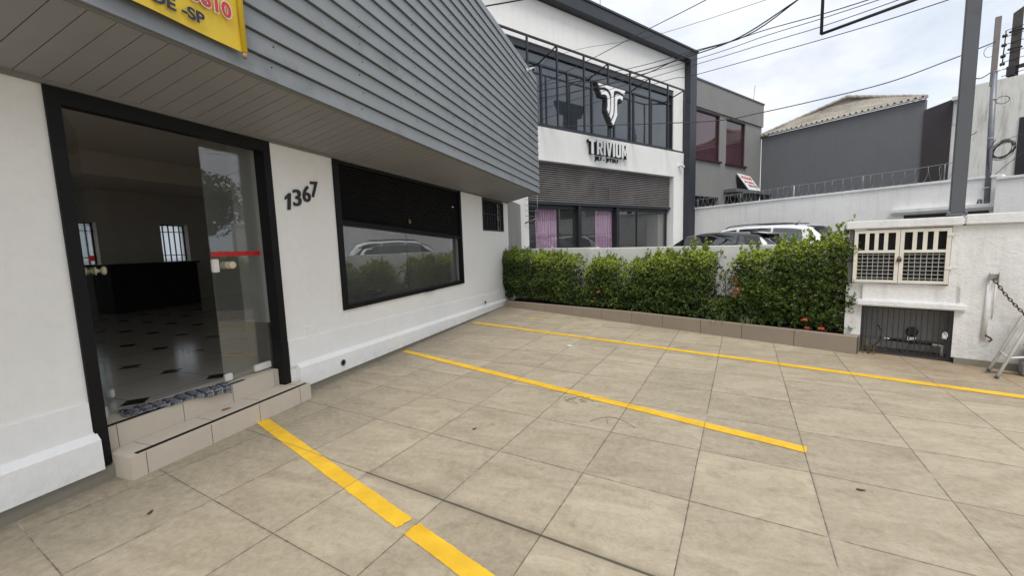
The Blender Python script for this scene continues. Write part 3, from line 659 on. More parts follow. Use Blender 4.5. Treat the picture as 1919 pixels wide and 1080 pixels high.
# house number
hn = thing('house_number', 'black house number 1367 climbing the white wall between door and window', 'house number', B(3.18, 0, 1.8))
for ch, u, z in (('1', 3.005, 1.885), ('3', 3.115, 1.925), ('6', 3.235, 1.975), ('7', 3.34, 2.03)):
    wd = .055 if ch == '1' else .095; a_ = R(7)
    if ch == '1':
        mm = MB(); mm.prism(B, [(u+a__*1.0+(b__-.5)*.02, z-.08+b__*.16+a__*.1) for a__, b__ in ((-.002, 0), (.028, 0), (.028, 1), (.006, 1), (-.035, .76), (-.035, .6), (-.002, .74))], .004, .016); mm.build('digit', M['black_ink'], hn); continue
    text('digit', ch, M['black_ink'], hn, (lambda u, z, wd, a_: (lambda x, y, zz: B(u+(x-wd/2)*math.cos(a_)-(y-.075)*math.sin(a_)*-.12, .004+zz, z+(y-.075)+(x-wd/2)*math.sin(a_)*.9)))(u, z, wd, a_), w=wd, h=.16, bold=.014, depth=.012)

# canopy camera
def bullet_cam(name, label, base, d, n, s=1.0):
    t = thing(name, label, 'camera', base); base, d, n = Vector(base), Vector(d).normalized(), Vector(n).normalized()
    m = MB(); m.lathe(base, n, [(0, .045*s), (.02*s, .045*s), (.025*s, .03*s)], 16); m.tube([base+n*.02*s, base+n*.07*s, base+n*.09*s+d*.02*s], .014*s, 8); m.build('mount', M['white_plastic'], t)
    c = base+n*.1*s; m = MB(); m.lathe(c-d*.05*s, d, [(0, .02*s), (.01*s, .04*s), (.14*s, .042*s), (.16*s, .045*s), (.18*s, .045*s)], 18); m.build('housing', M['white_plastic'], t)
    m = MB(); m.lathe(c+d*.125*s, d, [(0, .036*s), (.008*s, .036*s)], 18); m.build('lens', M['trim_black'], t)
bullet_cam('security_camera', 'white and black bullet camera on the edge of the grey canopy', B(8.53, .80, 5.03), (.5, -.6, -.3), (1, .1, .05), .95)
bullet_cam('security_camera', 'small white camera near the right pillar of the white gym front', T(7.62, .0, 4.2), (.5, .8, -.25), (C35, -S35, 0), 1.2)

# ================================================================== NEIGHBOUR SIDE WALL + GARDEN WALL + PLANTER
m = MB(); m.add([(-3.285, 9.312, 0), (-3.41, 10.75, 0), (-3.7, 10.75, 0), (-3.7, 9.312, 0), (-3.285, 9.312, 2.5), (-3.41, 10.75, 2.5), (-3.7, 10.75, 2.5), (-3.7, 9.312, 2.5)], [(0, 3, 2, 1), (4, 5, 6, 7), (0, 1, 5, 4), (1, 2, 6, 5), (2, 3, 7, 6), (3, 0, 4, 7)])
tag(m.build('side_wall', M['side_grey_plaster']), 'stained grey wall closing the gap between the shop corner and the gym', 'wall')
m = MB(); m.bevbox(G, .06, 2.49, -.14, 0, 0, 1.30, .012); m.bevbox(G, 2.49, 6.75, -.14, .02, 0, 1.285, .012); m.box(G, 2.3, 2.62, -.1, .03, 0, 1.27)
tag(m.build('garden_wall', M['garden_white']), 'low whitewashed garden wall behind the hedge', 'wall')
pl = thing('planter', 'long low planter edged with brown stone tiles below the hedge', 'planter', PL(3, -.1, 0))
LN = 6.185; js = [0, .6, 1.25, 1.95, 2.64, 3.25, 3.8, 4.4, 4.96, 5.57, LN]
m = MB(); zt = lambda u: .125+.07*min(1, u/3.2)+.008*u/6
for a_, b_ in zip(js, js[1:]):
    m.box(PL, a_+.004, b_-.004, -.105, 0, -.01, zt(a_), 0, zt(b_))
m.box(PL, 0, LN, -.1, -.006, -.01, zt(0)-.008, 1, zt(LN)-.008)
Fe = Frame(tuple(PL(LN, 0, 0))[:2], (2.36-2.26, .16), (1, -.6))
m.box(PL, LN-.1, LN, -.3, -.108, -.01, zt(LN))
m.build('kerb', [M['kerb_tile'], M['reveal_brown']], pl)
m = MB(); vs = []; fs = []; nx, ny = 60, 8
for i in range(nx+1):
    for j in range(ny+1):
        f, g_ = i/nx, j/ny; a_ = PL(.02+(LN-.15)*f, -.1, 0); b_ = G(.1+6.4*f, 0, 0); p = a_.lerp(b_, g_); p.z = zt(LN*f)-.03+.03*noise.noise(Vector((p.x*6, p.y*6, 0))); vs.append(p)
for i in range(nx):
    for j in range(ny): a0 = i*(ny+1)+j; fs.append((a0, a0+ny+1, a0+ny+2, a0+1))
m.add(vs, fs); m.build('soil', M['soil'], pl)

# hedge -------------------------------------------------------------
HD = Frame((-3.1, 9.0), (5.55, -3.0), (-3.0, -5.55))
def leaf_mesh(name, mats, parent, pts, rng, ls=(.026, .046), nleaf=(5, 9), up=.55, asp=.52, tonefn=None, spread=.035):
    """pts: (position, outward direction, tone 0..1) of twig tips; each carries a rosette of small folded leaves"""
    V = []; Fc = []; tone = []
    for p, outd, tn in pts:
        axis = (outd*.8+Vector((rng.gauss(0, .35), rng.gauss(0, .35), up+rng.gauss(0, .25)))).normalized()
        x = axis.orthogonal().normalized(); y = axis.cross(x); n = rng.randint(*nleaf); ph = rng.uniform(0, 6.28)
        for q in range(n):
            a = ph+q*2.4; L = rng.uniform(*ls); el = rng.uniform(.25, 1.15)
            dr = (x*math.cos(a)+y*math.sin(a))*math.sin(el)+axis*math.cos(el); dr.normalize()
            base = p+axis*(q/n*spread)+dr*.004
            sd_ = dr.cross(axis); sd_ = sd_.normalized() if sd_.length > 1e-3 else x
            nn = sd_.cross(dr).normalized(); wv = L*asp*.5; b0 = len(V)
            V += [base, base+dr*L*.45+sd_*wv+nn*wv*.35, base+dr*L*.5, base+dr*L*.45-sd_*wv+nn*wv*.35, base+dr*L-nn*L*.1]
            Fc += [(b0, b0+2, b0+1), (b0, b0+3, b0+2), (b0+1, b0+2, b0+4), (b0+2, b0+3, b0+4)]
            t = min(1, max(0, tn+rng.gauss(0, .13))); tone += [t]*5
    me = bpy.data.meshes.new(name); o_ = ORG[parent.name]; me.from_pydata([(v-o_) for v in V], [], Fc)
    at = me.attributes.new('tone', 'FLOAT', 'POINT'); at.data.foreach_set('value', tone); me.materials.append(mats); me.update()
    o = bpy.data.objects.new(name, me); COL.objects.link(o); o.parent = parent; ORG[o.name] = o_; return o
TOP = [(-.35, 1.1), (0, 1.24), (.7, 1.22), (1.3, 1.13), (1.9, 1.15), (2.12, 1.0), (2.3, .95), (2.54, 1.1), (3.0, 1.02), (3.1, .97), (3.25, 1.05), (3.6, 1.08), (3.75, 1.16), (4.07, 1.12), (4.25, 1.24), (4.6, 1.2), (4.72, 1.0), (4.9, 1.1), (5.05, 1.22), (5.3, 1.2), (5.55, 1.3), (5.9, 1.32), (6.08, 1.42), (6.25, 1.38)]
def topz(u):
    for (a, za), (b, zb_) in zip(TOP, TOP[1:]):
        if a <= u <= b: return za+(zb_-za)*(u-a)/(b-a)
    return TOP[0][1] if u < TOP[0][0] else TOP[-1][1]
def hdens(u, z):
    """0..1 density of foliage seen from the front: holes and thin places"""
    d_ = 1.0
    d_ *= 1-.97*math.exp(-(((u-2.17)/.16)**4))*(1 if z > .55 else 0)
    d_ *= 1-.97*math.exp(-(((u-4.75)/.2)**4))*(1 if z > .5 else 0)
    d_ *= 1-.85*math.exp(-(((u-4.72)/.16)**2)-(((z-.6)/.12)**2))
    d_ *= 1-.85*math.exp(-(((u-3.05)/.16)**2))*(1 if z > .6 else 0)
    d_ *= 1-.8*math.exp(-(((u-5.28)/.14)**2)-(((z-1.0)/.12)**2))
    n_ = noise.noise(Vector((u*2.6, z*2.6, 1.7)))*.5+noise.noise(Vector((u*7, z*7, 4.2)))*.5
    return max(0, d_*(1 if n_ > -.22 else .45))
SH = [(-.38, 1.05, 'dense dark shrub at the left end of the hedge, against the shop corner'), (1.05, 2.15, 'clipped yellow green shrub left of the first gap in the hedge'), (2.13, 3.08, 'small shrub with an orange flower right of the first hedge gap'),
      (3.08, 3.95, 'loose shrub in the middle of the hedge with grey wall showing through'), (3.95, 4.76, 'taller light topped shrub left of the wide gap in the hedge'), (4.74, 5.45, 'shrub with a patch of dry brown leaves right of the wide gap'), (5.45, 6.2, 'tallest dark shrub at the right end of the hedge, beside the utility cabinet')]
for si, (u0, u1, lb) in enumerate(SH):
    rng = random.Random(100+si); t = thing('hedge_shrub', lb, 'shrub', HD((u0+u1)/2, -.05, .16), 'shrubs of the planter hedge')
    pts = []; area = (u1-u0); cnt = 0; target = int(area*3000)
    while cnt < target:
        u = rng.uniform(u0-.05, u1+.05); tz = topz(u)+.09*noise.noise(Vector((u*5, 0, 9)))+.03*noise.noise(Vector((u*14, 2, 9))); z = .18+rng.random()**.85*(tz-.18)
        if rng.random() > hdens(u, z): continue
        bulge = .22+.06*noise.noise(Vector((u*2.2, z*2.5, si)))+.045*noise.noise(Vector((u*7, z*7, 2)))
        if si == 0: bulge *= min(1, .45+.55*math.sqrt(max(0, min(1, (u+.38)/.35))))
        if si == 6: bulge += .05*max(0, (u-5.9)/.3)*(.5+z*.4)
        bulge *= max(.25, 1-.5*max(0, (z-(tz-.18))/.18)**2) if z > tz-.18 else 1
        if z < .45: bulge *= .72+.6*(z-.18)
        r_ = rng.random(); v = bulge-abs(rng.gauss(0, .05)) if r_ < .58 else rng.uniform(-.24, bulge-.04)
        out_ = Vector((HD.v.x, HD.v.y, 0)) if v > 0 else -Vector((HD.v.x, HD.v.y, 0))
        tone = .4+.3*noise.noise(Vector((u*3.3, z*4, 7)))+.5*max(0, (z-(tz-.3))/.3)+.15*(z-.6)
        if v < bulge-.1: tone -= .3  # leaves deep in the hedge toned darker as painted inner shade
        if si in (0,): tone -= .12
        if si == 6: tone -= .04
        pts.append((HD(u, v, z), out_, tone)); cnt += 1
    for _ in range(int(area*34)):     # shoots that stand above the clipped top
        u = rng.uniform(u0, u1); tz = topz(u)
        if hdens(u, 1.0) < .6: continue
        hh = rng.uniform(.03, .12)*(1.5 if rng.random() < .2 else 1); v = rng.uniform(-.12, .16)
        for q in range(4): pts.append((HD(u+.012*q*rng.uniform(-1, 1), v, tz+hh*q/3), Vector((0, 0, .6)), .75))
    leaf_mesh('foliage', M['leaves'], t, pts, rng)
    m = MB()
    for _ in range(int(area*20)):
        u = rng.uniform(u0, u1)
        if hdens(u, .9) < .2 and rng.random() < .6: continue
        v = rng.uniform(-.16, .08); a_ = HD(u, v, .14); h = topz(u)-rng.uniform(.1, .4); b_ = HD(u+rng.uniform(-.12, .12), v+rng.uniform(-.1, .12), h)
        mid = a_.lerp(b_, .5)+Vector((rng.uniform(-.04, .04), rng.uniform(-.04, .04), 0)); m.tube([a_, mid, b_], [.006, .0045, .0025], 5)
        for q in range(2):
            s_ = a_.lerp(b_, rng.uniform(.35, .9)); m.tube([s_, s_+Vector((rng.uniform(-.12, .12), rng.uniform(-.12, .12), rng.uniform(.05, .16)))], [.003, .0015], 4)
    if si in (4, 5):
        for _ in range(12):   # bare twigs in the gap
            a_ = HD(4.74+rng.uniform(-.05, .05), rng.uniform(-.05, .05), rng.uniform(.5, .8)); b_ = a_+Vector((rng.uniform(-.1, .1), rng.uniform(-.05, .05), rng.uniform(.15, .35))); m.tube([a_, a_.lerp(b_, .5)+Vector((.02, 0, 0)), b_], [.003, .0025, .0012], 4)
    m.build('stem', M['stem'], t)
    fl = {2: [(2.61, .46, .036), (2.47, .28, .026)], 6: [(5.78, .30, .034), (5.81, .2, .026), (5.96, .21, .038)]}.get(si, [])
    for u, z, rr in fl:
        m = MB(); c = HD(u, .25, z+.02)
        for q in range(26):       # small four petalled florets in a loose flattened head
            dr = (Vector((rng.gauss(0, 1), rng.gauss(0, 1), rng.gauss(.3, .8)))+HD.v*.8).normalized(); p = c+Vector((dr.x*rr*1.25, dr.y*rr*1.25, dr.z*rr*.75))*rng.uniform(.35, 1.1); s1 = dr.orthogonal().normalized()*rr*.26; s2 = dr.cross(s1).normalized()*rr*.26
            ro = rng.uniform(0, 3); a1, a2 = s1*math.cos(ro)+s2*math.sin(ro), s2*math.cos(ro)-s1*math.sin(ro)
            for e1, e2 in ((a1, a2), (a2, -a1), (-a1, -a2), (-a2, a1)): m.add([p, p+e1*.8+e2*.35+dr*.003, p+e1*1.2+dr*.001, p+e1*.8-e2*.35+dr*.003], [(0, 1, 2, 3)])
        m.build('flower', M['flower'], t)
    if si == 5:
        dp = [(HD(4.98+rng.gauss(0, .03), .24+rng.gauss(0, .02), .74+rng.uniform(-.17, .17)), Vector((HD.v.x, HD.v.y, 0)), .9) for _ in range(26)]
        leaf_mesh('dead_foliage', leaves_mat('dead_leaves', (.12, .06, .03), (.3, .15, .08), (.45, .27, .14)), t, dp, rng, up=-.6)
def tuft(name, label, cat, c, n, h, sp, rng, mat, grp=None):
    m = MB()
    for _ in range(n):
        a = rng.uniform(0, 6.28); b = Vector(c)+Vector((rng.gauss(0, sp), rng.gauss(0, sp), 0)); hh = h*rng.uniform(.5, 1.1); dr = Vector((math.cos(a), math.sin(a), 0)); le = hh*rng.uniform(.3, .9); sw_ = dr.cross(Vector((0, 0, 1)))*.0035
        pts_ = [b, b+dr*le*.35+Vector((0, 0, hh*.7)), b+dr*le*.75+Vector((0, 0, hh*.9)), b+dr*le*1.1+Vector((0, 0, hh*.55))]
        vs = [];
        for i, p in enumerate(pts_): f = 1-i/3.2; vs += [p-sw_*f, p+sw_*f]
        m.add(vs, [(0, 1, 3, 2), (2, 3, 5, 4), (4, 5, 7, 6)])
    return tag(m.build(name, mat), label, cat, grp)
rng = random.Random(5); gm = paint('grass_green', (.1, .15, .05), .6, .4, 20, 0)
tuft('grass_tuft', 'long grass blades hanging over the planter kerb below the wide hedge gap', 'grass tuft', PL(4.62, -.13, .17), 34, .17, .07, rng, gm, 'grass tufts in the planter')
tuft('grass_tuft', 'smaller grass tuft just right of the long one in the planter', 'grass tuft', PL(4.95, -.14, .17), 26, .15, .05, rng, gm, 'grass tufts in the planter')
tuft('dry_weed', 'thin dry weeds growing at the left foot of the dark meter gate', 'weed', C(.06, .03, 0.0), 26, .22, .04, rng, paint('weed_brown', (.16, .13, .07), .8, .4, 20, 0))

# ================================================================== UTILITY WALL
uw = thing('utility_wall', 'rough whitewashed wall with a metal cabinet above a dark grille gate', 'wall', C(1, 0, 0))
m = MB(); D0 = -.5
m.box(C, -.17, -.02, D0, -.03, 0, .82); m.box(C, -.17, -.122, D0, -.03, .821, 1.44); m.box(C, -.12, -.02, D0, -.42, .821, 1.44)                   # left pier (behind shrub)
m.box(C, -.02, .75, D0, 0, .62, .82); m.box(C, -.02, .75, D0, -.1, 1.43, 1.45)
m.box(C, .72, 4.5, D0, 0, .06, 1.45, )
m.box(C, .66, .72, D0, -.0, .82, 1.45)
m.box(C, -.02, .72, D0, -.42, 0, 1.45)
m.build('body', M['cabinet_white'], uw)
m = MB(); m.bevbox(C, -.2, .735, -.5, .05, 1.45, 1.545, .012); m.bevbox(C, .738, 4.5, -.5, .04, 1.452, 1.56, .012); m.build('coping', M['coping_white'], uw)
m = MB(); m.bevbox(C, -.07, .8, -.3, .05, .565, .635, .014); m.build('ledge', M['coping_white'], uw)
m = MB(); m.box(C, .74, 4.5, -.1, .03, 0, .065, 0); m.build('skirting', M['skirting'], uw)
m = MB(); m.bevbox(C, -.16, -.12, -.1, .008, .82, 1.44, .004); m.build('side_frame', M['grey_render_dark'], uw)
for k_, (u0, u1) in enumerate(((-.115, .268), (.272, .655))):
    m = MB(); fw = .033; z0, z1, zm = .838, 1.432, 1.175; v0, v1 = .0, .03
    m.box(C, u0, u0+fw, v0, v1, z0, z1); m.box(C, u1-fw, u1, v0, v1, z0, z1); m.box(C, u0+fw, u1-fw, v0, v1-.001, z1-fw, z1); m.box(C, u0+fw, u1-fw, v0, v1-.001, z0, z0+fw*.9); m.box(C, u0+fw, u1-fw, v0, v1-.001, zm, zm+.03)
    for q in (1, 2, 3): c = u0+fw+(u1-u0-2*fw)*q/4; m.box(C, c-.017, c+.017, v0, v1-.002, zm+.03, z1-fw)
    cdoor = m.build('cabinet_door', M['cream_metal'], uw)
    m = MB(); n = 7
    for q in range(n+1): c = u0+fw+(u1-u0-2*fw)*q/n; m.box(C, c-.0022, c+.0022, .004, .01, z0+fw*.9, zm)
    for q in range(7): z = z0+fw+(zm-z0-fw)*(q+.5)/7; m.box(C, u0+fw, u1-fw, .011, .016, z-.0022, z+.0022)
    m.build('mesh', M['white_metal'], cdoor)
    if k_ == 1:
        for z in (1.35, 1.0):
            m = MB(); m.tube([C(u1+.004, .02, z-.025), C(u1+.004, .02, z+.025)], .009, 8); m.box(C, u1-.03, u1+.05, .03, .034, z-.006, z+.006); m.build('hinge', M['white_metal'], cdoor)
m = MB(); m.box(C, -.12, .655, -.3, -.27, .825, 1.44); m.box(C, .05, .2, -.27, -.2, .9, 1.1); m.box(C, .35, .5, -.27, -.19, .88, 1.12); m.box(C, .36, .5, -.27, -.2, 1.2, 1.36); m.build('meter', M['black_metal'], uw)
m = MB(); m.bevbox(C, .252, .292, .03, .05, 1.075, 1.11, .005); m.tube([C(.272+math.cos(a)*.013, .04, 1.108+math.sin(a)*.024) for a in [i*math.pi/8 for i in range(9)]], .0035, 6); m.build('padlock', M['rust'], uw)
# low gate
m = MB(); u0, u1, z0, z1 = -.015, .715, .015, .565
m.box(C, u0, u0+.02, -.06, -.03, z0, z1); m.box(C, u1-.025, u1, -.06, -.03, z0, z1); m.box(C, u0+.02, u1-.025, -.06, -.03, z0, z0+.02); m.box(C, u0+.02, u1-.025, -.06, -.03, z1-.025, z1)
for q in range(1, 16): c = u0+(u1-u0)*q/16; m.box(C, c-.004, c+.004, -.05, -.04, z0+.02, z1-.025)
gate = m.build('grille_gate', M['charcoal_metal'], uw)
m = MB(); m.box(C, u1-.07, u1-.035, -.03, -.0, .25, .3); m.tube([C(u1-.05+math.cos(a)*.018, .0, .29+math.sin(a)*.03) for a in [i*math.tau/14 for i in range(14)]], .005, 6, closed=True); m.build('latch', M['white_metal'], gate)
m = MB(); m.box(C, 0, .72, -.2, -.17, .18, .6); m.build('back_panel', M['grey_render'], uw)
m = MB(); m.tube([C(.2, -.14, .16), C(.62, -.14, .15)], .016, 8); m.tube([C(.4, -.14, .15), C(.46, -.14, .17)], .025, 8); m.lathe(C(.42, -.16, .27), C.v, [(0, .05), (.03, .05), (.032, .04)], 18); m.tube([C(.05, -.1, .03), C(.15, -.1, .12), C(.17, -.1, .25), C(.13, -.1, .33)], .006, 6); m.build('pipe', M['trim_black'], uw)
m = MB(); m.box(C, .385, .455, -.15, -.13, .17, .21); m.tube([C(.58, -.12, .15), C(.66, -.12, .15), C(.66, -.12, .03)], .014, 8); m.lathe(C(.19, -.14, .165), C.u, [(0, .015), (.05, .015)], 10); m.build('pipe_fitting', M['white_plastic'], uw)
m = MB(); m.tube([C(.945, .006, .9), C(.93, .006, .28)], .02, 8); m.tube([C(.985, .0, .85), C(.975, .0, .5)], .006, 6); m.build('conduit', M['cabinet_white'], uw)
m = MB(); m.box(C, .935, .99, .0, .03, .9, .955); m.box(C, .93, .935, .03, .05, .87, .97); m.box(C, .99, .995, .03, .05, .87, .97); m.build('chain_bracket', M['side_grey_plaster'], uw)
m = MB(); m.tube([C(.965+.02*math.sin(t*5), .03+.01*math.cos(t*7), .27+.07*t) for t in [i/12 for i in range(13)]], .008, 6); m.build('hook', M['rust'], uw)
# chain
A_, Z_ = C(.965, .05, .9), C(1.42, .2, .0)
A_ = C(.965, .05, .905); m = MB(); n = 34
path = []
for i in range(n+1):
    t = i/n; p = C(.965+.55*t, .05+.2*t, .905-.62*(t**.85)-.12*math.sin(t*math.pi)*.6); path.append(p)
for i in range(n):
    c = (path[i]+path[i+1])/2; t = (path[i+1]-path[i]).normalized(); x = t.orthogonal().normalized(); y = t.cross(x)
    s1 = x if i % 2 else y; L = (path[i+1]-path[i]).length*.72
    m.tube([c+t*math.cos(a)*L+s1*math.sin(a)*.011 for a in [q*math.tau/10 for q in range(10)]], .0042, 5, closed=True)
tag(m.build('chain', M['rust'], org=C(1.2, .1, .3)), 'rusty iron chain hanging from the utility wall bracket towards the ladder', 'chain')
# ladder
lad = thing('step_ladder', 'white aluminium folding ladder standing at the right edge of the forecourt', 'ladder', (3.4, 5.1, 0))
f1, f2 = Vector((3.08, 4.95, .02)), Vector((3.17, 5.2, .02)); lean = Vector((.5, .19, 1.0))
top1, top2 = f1+lean*1.25, f2+lean*1.25+Vector((0, -.05, 0))
g1, g2 = top1+Vector((.55, .2, -1.25)), top2+Vector((.55, .2, -1.25))
for a_, b_ in ((f1, top1), (f2, top2), (g1, top1), (g2, top2)):
    m = MB(); m.tube([a_, b_], .0125, 10); lg = m.build('leg', M['alu'], lad)
    m = MB(); d_ = (b_-a_).normalized(); m.tube([a_-d_*.015, a_+d_*.012], .014, 10); m.build('rubber_foot', M['post_grey'], lg)
for t in (.14, .52, .8):
    m = MB(); m.tube([f1.lerp(top1, t), f2.lerp(top2, t)], .009, 8); m.build('rung', M['alu'], lad)
m = MB(); m.tube([f1.lerp(top1, .14), g1.lerp(top1, .14)], .01, 8); m.build('brace', M['alu'], lad)
m = MB(); m.tube([f1.lerp(top1, .55)+Vector((0, 0, .0)), g1.lerp(top1, .55)], .012, 8); m.build('brace', M['alu'], lad)
m = MB(); m.bevbox(C, 1.17, 1.6, .02, .24, 0, .13, .01); tag(m.build('stone_block', M['stone_block']), 'pale grey stone block on the ground behind the ladder', 'block')
m = MB(); m.lathe(C(1.28, .12, .13), (0, 0, 1), [(0, .08), (.01, .09), (.14, .1), (.16, .106), (.17, .1), (.165, .08)], 20)
tag(m.build('bucket', M['trim_black']), 'black plastic bucket on the pale block behind the ladder', 'bucket')
m = MB(); m.tube([(3.1+.5*t, 5.13-.1*t+.05*math.sin(t*6), .006) for t in [i/14 for i in range(15)]], .004, 6); tag(m.build('cord', M['rust']), 'thin brown cord on the tiles under the ladder', 'cord')

# ================================================================== SIGN POST
pb = Vector((2.98, 5.46)); FD = Frame((2.98, 5.46), (-.816, .578), (-.578, -.816))
sp_ = thing('sign_post', 'tall square grey steel post rising from the utility wall with an empty sign frame', 'post', (2.98, 5.46, 1.56))
m = MB(); m.bevbox(C, .627, .735, -.13, -.02, 1.575, 5.6, .006); m.build('pole', M['post_grey'], sp_)
m = MB(); m.bevbox(C, .612, .75, -.145, -.005, 1.558, 1.577, .004)
for a_, b_ in ((.62, -.012), (.742, -.012)): m.lathe(C(a_, b_, 1.575), (0, 0, 1), [(0, .014), (.018, .012)], 6)
m.build('base_plate', M['galv'], sp_)
m = MB(); m.tube([FD(1.26, 0, 3.84), FD(1.26, 0, 5.2)], .017, 6); m.tube([FD(.06, 0, 3.84), FD(1.26, 0, 3.84)], .017, 6); m.tube([FD(.06, 0, 5.2), FD(1.26, 0, 5.2)], .017, 6); m.build('sign_frame', M['black_metal'], sp_)
m = MB(); m.tube([C(.73, -.05, 2.35), C(.76, .0, 2.36), C(.765, .0, 2.38)], .004, 6); m.build('hook', M['galv'], sp_)

# ================================================================== GYM BUILDING
gym = thing('gym_building', 'two storey white gym with black balcony frame, dark beam and half lowered brown shutter', 'building', T(4, -2, 0))
m = MB()
m.box(T, -1.8, 7.96, -.3, 0, 6.88, 8.02)          # upper band
m.box(T, -1.8, 7.96, -.3, 0, 3.78, 4.74)          # lower band
m.box(T, 7.3, 7.96, -.3, 0, 0, 3.78); m.box(T, 7.25, 7.96, -.3, 0, 4.74, 6.88); m.box(T, -1.8, .24, -.3, 0, 0, 3.78)
m.box(T, 7.7, 7.96, -9, -.3, 0, 8.02); m.box(T, -1.8, -1.5, -9, -.3, 0, 8.02); m.box(T, -1.5, 7.7, -9, -8.7, 0, 8.02)
m.box(T, .24, 7.3, -.5, -.3, 3.72, 3.95)
m.build('wall', M['sport_white'], gym)
m = MB(); m.box(T, -1.8, 7.96, -9, 0, 8.022, 8.2); m.build('roof', M['grey_render_dark'], gym)
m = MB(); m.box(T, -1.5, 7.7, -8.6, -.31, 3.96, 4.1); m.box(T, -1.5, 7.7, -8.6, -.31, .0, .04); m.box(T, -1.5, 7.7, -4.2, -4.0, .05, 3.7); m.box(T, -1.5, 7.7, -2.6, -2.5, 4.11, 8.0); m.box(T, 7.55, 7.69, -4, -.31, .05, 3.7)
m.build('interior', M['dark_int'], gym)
m = MB(); m.box(T, -1.8, 7.96, -.35, .26, 8.04, 8.40); m.box(T, -1.8, 8.42, -.35, .29, 8.38, 8.44); m.box(T, 7.962, 8.40, -.35, .24, 0, 8.38); m.build('beam', M['charcoal_metal'], gym)
# upper glazing
m = MB(); m.box(T, -1.8, 7.25, -.12, -.11, 4.78, 6.86); m.build('upper_pane', M['dark_glass'], gym)
m = MB(); m.box(T, -1.8, 7.25, -.11, -.02, 4.742, 4.80); m.box(T, -1.8, 7.25, -.11, -.04, 6.7, 6.878); m.box(T, -1.8, 7.25, -.11, -.07, 6.38, 6.43)
for s in (-1.15, -.13, .9, 1.93, 2.97, 4.02, 5.03, 6.03, 7.02): m.box(T, s-.028, s+.028, -.11, -.075, 4.80, 6.38)
for s in (7.2,): m.box(T, s, s+.05, -.11, -.03, 4.80, 6.7)
m.build('mullion_frame', M['charcoal_metal'], gym)
# balcony frame
m = MB(); q = .022; V0 = .7
m.box(T, -1.5, 6.79, V0-q, V0+q, 6.56, 6.604); m.box(T, -1.5, 6.79, V0-q, V0+q, 4.45, 4.494)
for s in (-1.22, -.22, .78, 1.79, 2.8, 3.81, 4.8, 5.8, 6.77): m.box(T, s-q, s+q, V0-q, V0+q, 4.494, 6.56)
for s in (-1.22, .78, 2.8, 4.8, 6.77):
    m.tube([T(s, V0, 6.58), T(s, -.08, 6.40)], .02, 6); m.tube([T(s, V0, 4.475), T(s, -.02, 4.77)], .02, 6)
m.tube([T(6.77, V0, 6.58), T(7.9, .1, 6.6)], .018, 6); m.tube([T(6.77, V0, 4.475), T(7.9, .1, 4.6)], .018, 6)
m.build('balcony_frame', M['black_metal'], gym)
# ground floor front
m = MB(); n = 18; z0, z1 = 2.64, 3.76
for i in range(n):
    a_, b_ = z0+(z1-z0)*i/n, z0+(z1-z0)*(i+1)/n; c = (a_+b_)/2
    m.add([T(.24, -.235, a_), T(7.3, -.235, a_), T(.24, -.165, a_+.012), T(7.3, -.165, a_+.012), T(.24, -.17, b_-.012), T(7.3, -.17, b_-.012), T(.24, -.235, b_), T(7.3, -.235, b_)], [(0, 1, 3, 2), (2, 3, 5, 4), (4, 5, 7, 6)])
for e in ((3.1, 3.11, 2.75, 3.2), (3.8, 3.81, 2.75, 3.2), (3.1, 3.8, 3.19, 3.2)): m.box(T, e[0], e[1], -.18, -.155, e[2], e[3])
rs = m.build('roller_shutter', M['shutter_brown'], gym)
m = MB(); m.box(T, .24, 7.3, -.22, -.12, 2.56, 2.64); m.build('bottom_bar', M['charcoal_metal'], rs)
m = MB(); m.box(T, .24, 7.3, -.32, -.24, 2.44, 2.56)
for s, ww in ((2.42, .13), (4.24, .13)): m.box(T, s-ww/2, s+ww/2, -.3, -.14, .02, 2.6)
for s, ww in ((1.59, .05), (5.42, .03), (7.22, .07)): m.box(T, s-ww/2, s+ww/2, -.31, -.25, .02, 2.44)
m.box(T, .24, 7.3, -.32, -.24, .0, .08)
m.build('shop_frame', M['black_metal'], gym)
m = MB(); m.box(T, .24, 7.25, -.285, -.277, .08, 2.44); m.build('shop_pane', M['front_glass'], gym)
for u0, u1 in ((.74, 1.57), (3.3, 4.1)):
    m = MB(); n = int((u1-u0)/.012)
    for i in range(n):
        u = u0+(u1-u0)*i/n; w_ = .012; v_ = -.312+.01*math.sin(i*1.7)
        m.add([T(u, v_, .1), T(u+w_, v_+.008*math.sin(i*2.3), .1), T(u+w_, v_+.008*math.cos(i), 2.44), T(u, v_, 2.44)], [(0, 1, 2, 3)])
    m.build('tinsel_curtain', M['tinsel'], gym)
m = MB(); m.box(T, 6.9, 7.24, -.9, -.4, .05, 2.4); m.build('inner_panel', M['side_grey_plaster'], gym)
m = MB(); m.tube([T(3.85, -.5, 8.3), T(3.85, -.5, 9.3)], .012, 6); m.tube([T(3.7, -.5, 9.0), T(4.0, -.5, 9.0)], .006, 5); m.build('antenna', M['galv'], gym)
m = MB(); m.tube([T(.1, .02, 2.0), T(.32, .3, 2.12)], .02, 8); m.tube([T(.32, .3, 2.12), T(.32, .3, 2.75)], .01, 6)
for z in (2.2, 2.35, 2.5, 2.65): m.tube([T(.1, .02, z), T(.32, .3, z-.05)], .006, 5)
m.build('bracket', M['galv'], gym)
m = MB(); m.box(T, .36, .52, -.6, -.4, .1, 1.95); m.build('inner_panel', M['grey_render'], gym)

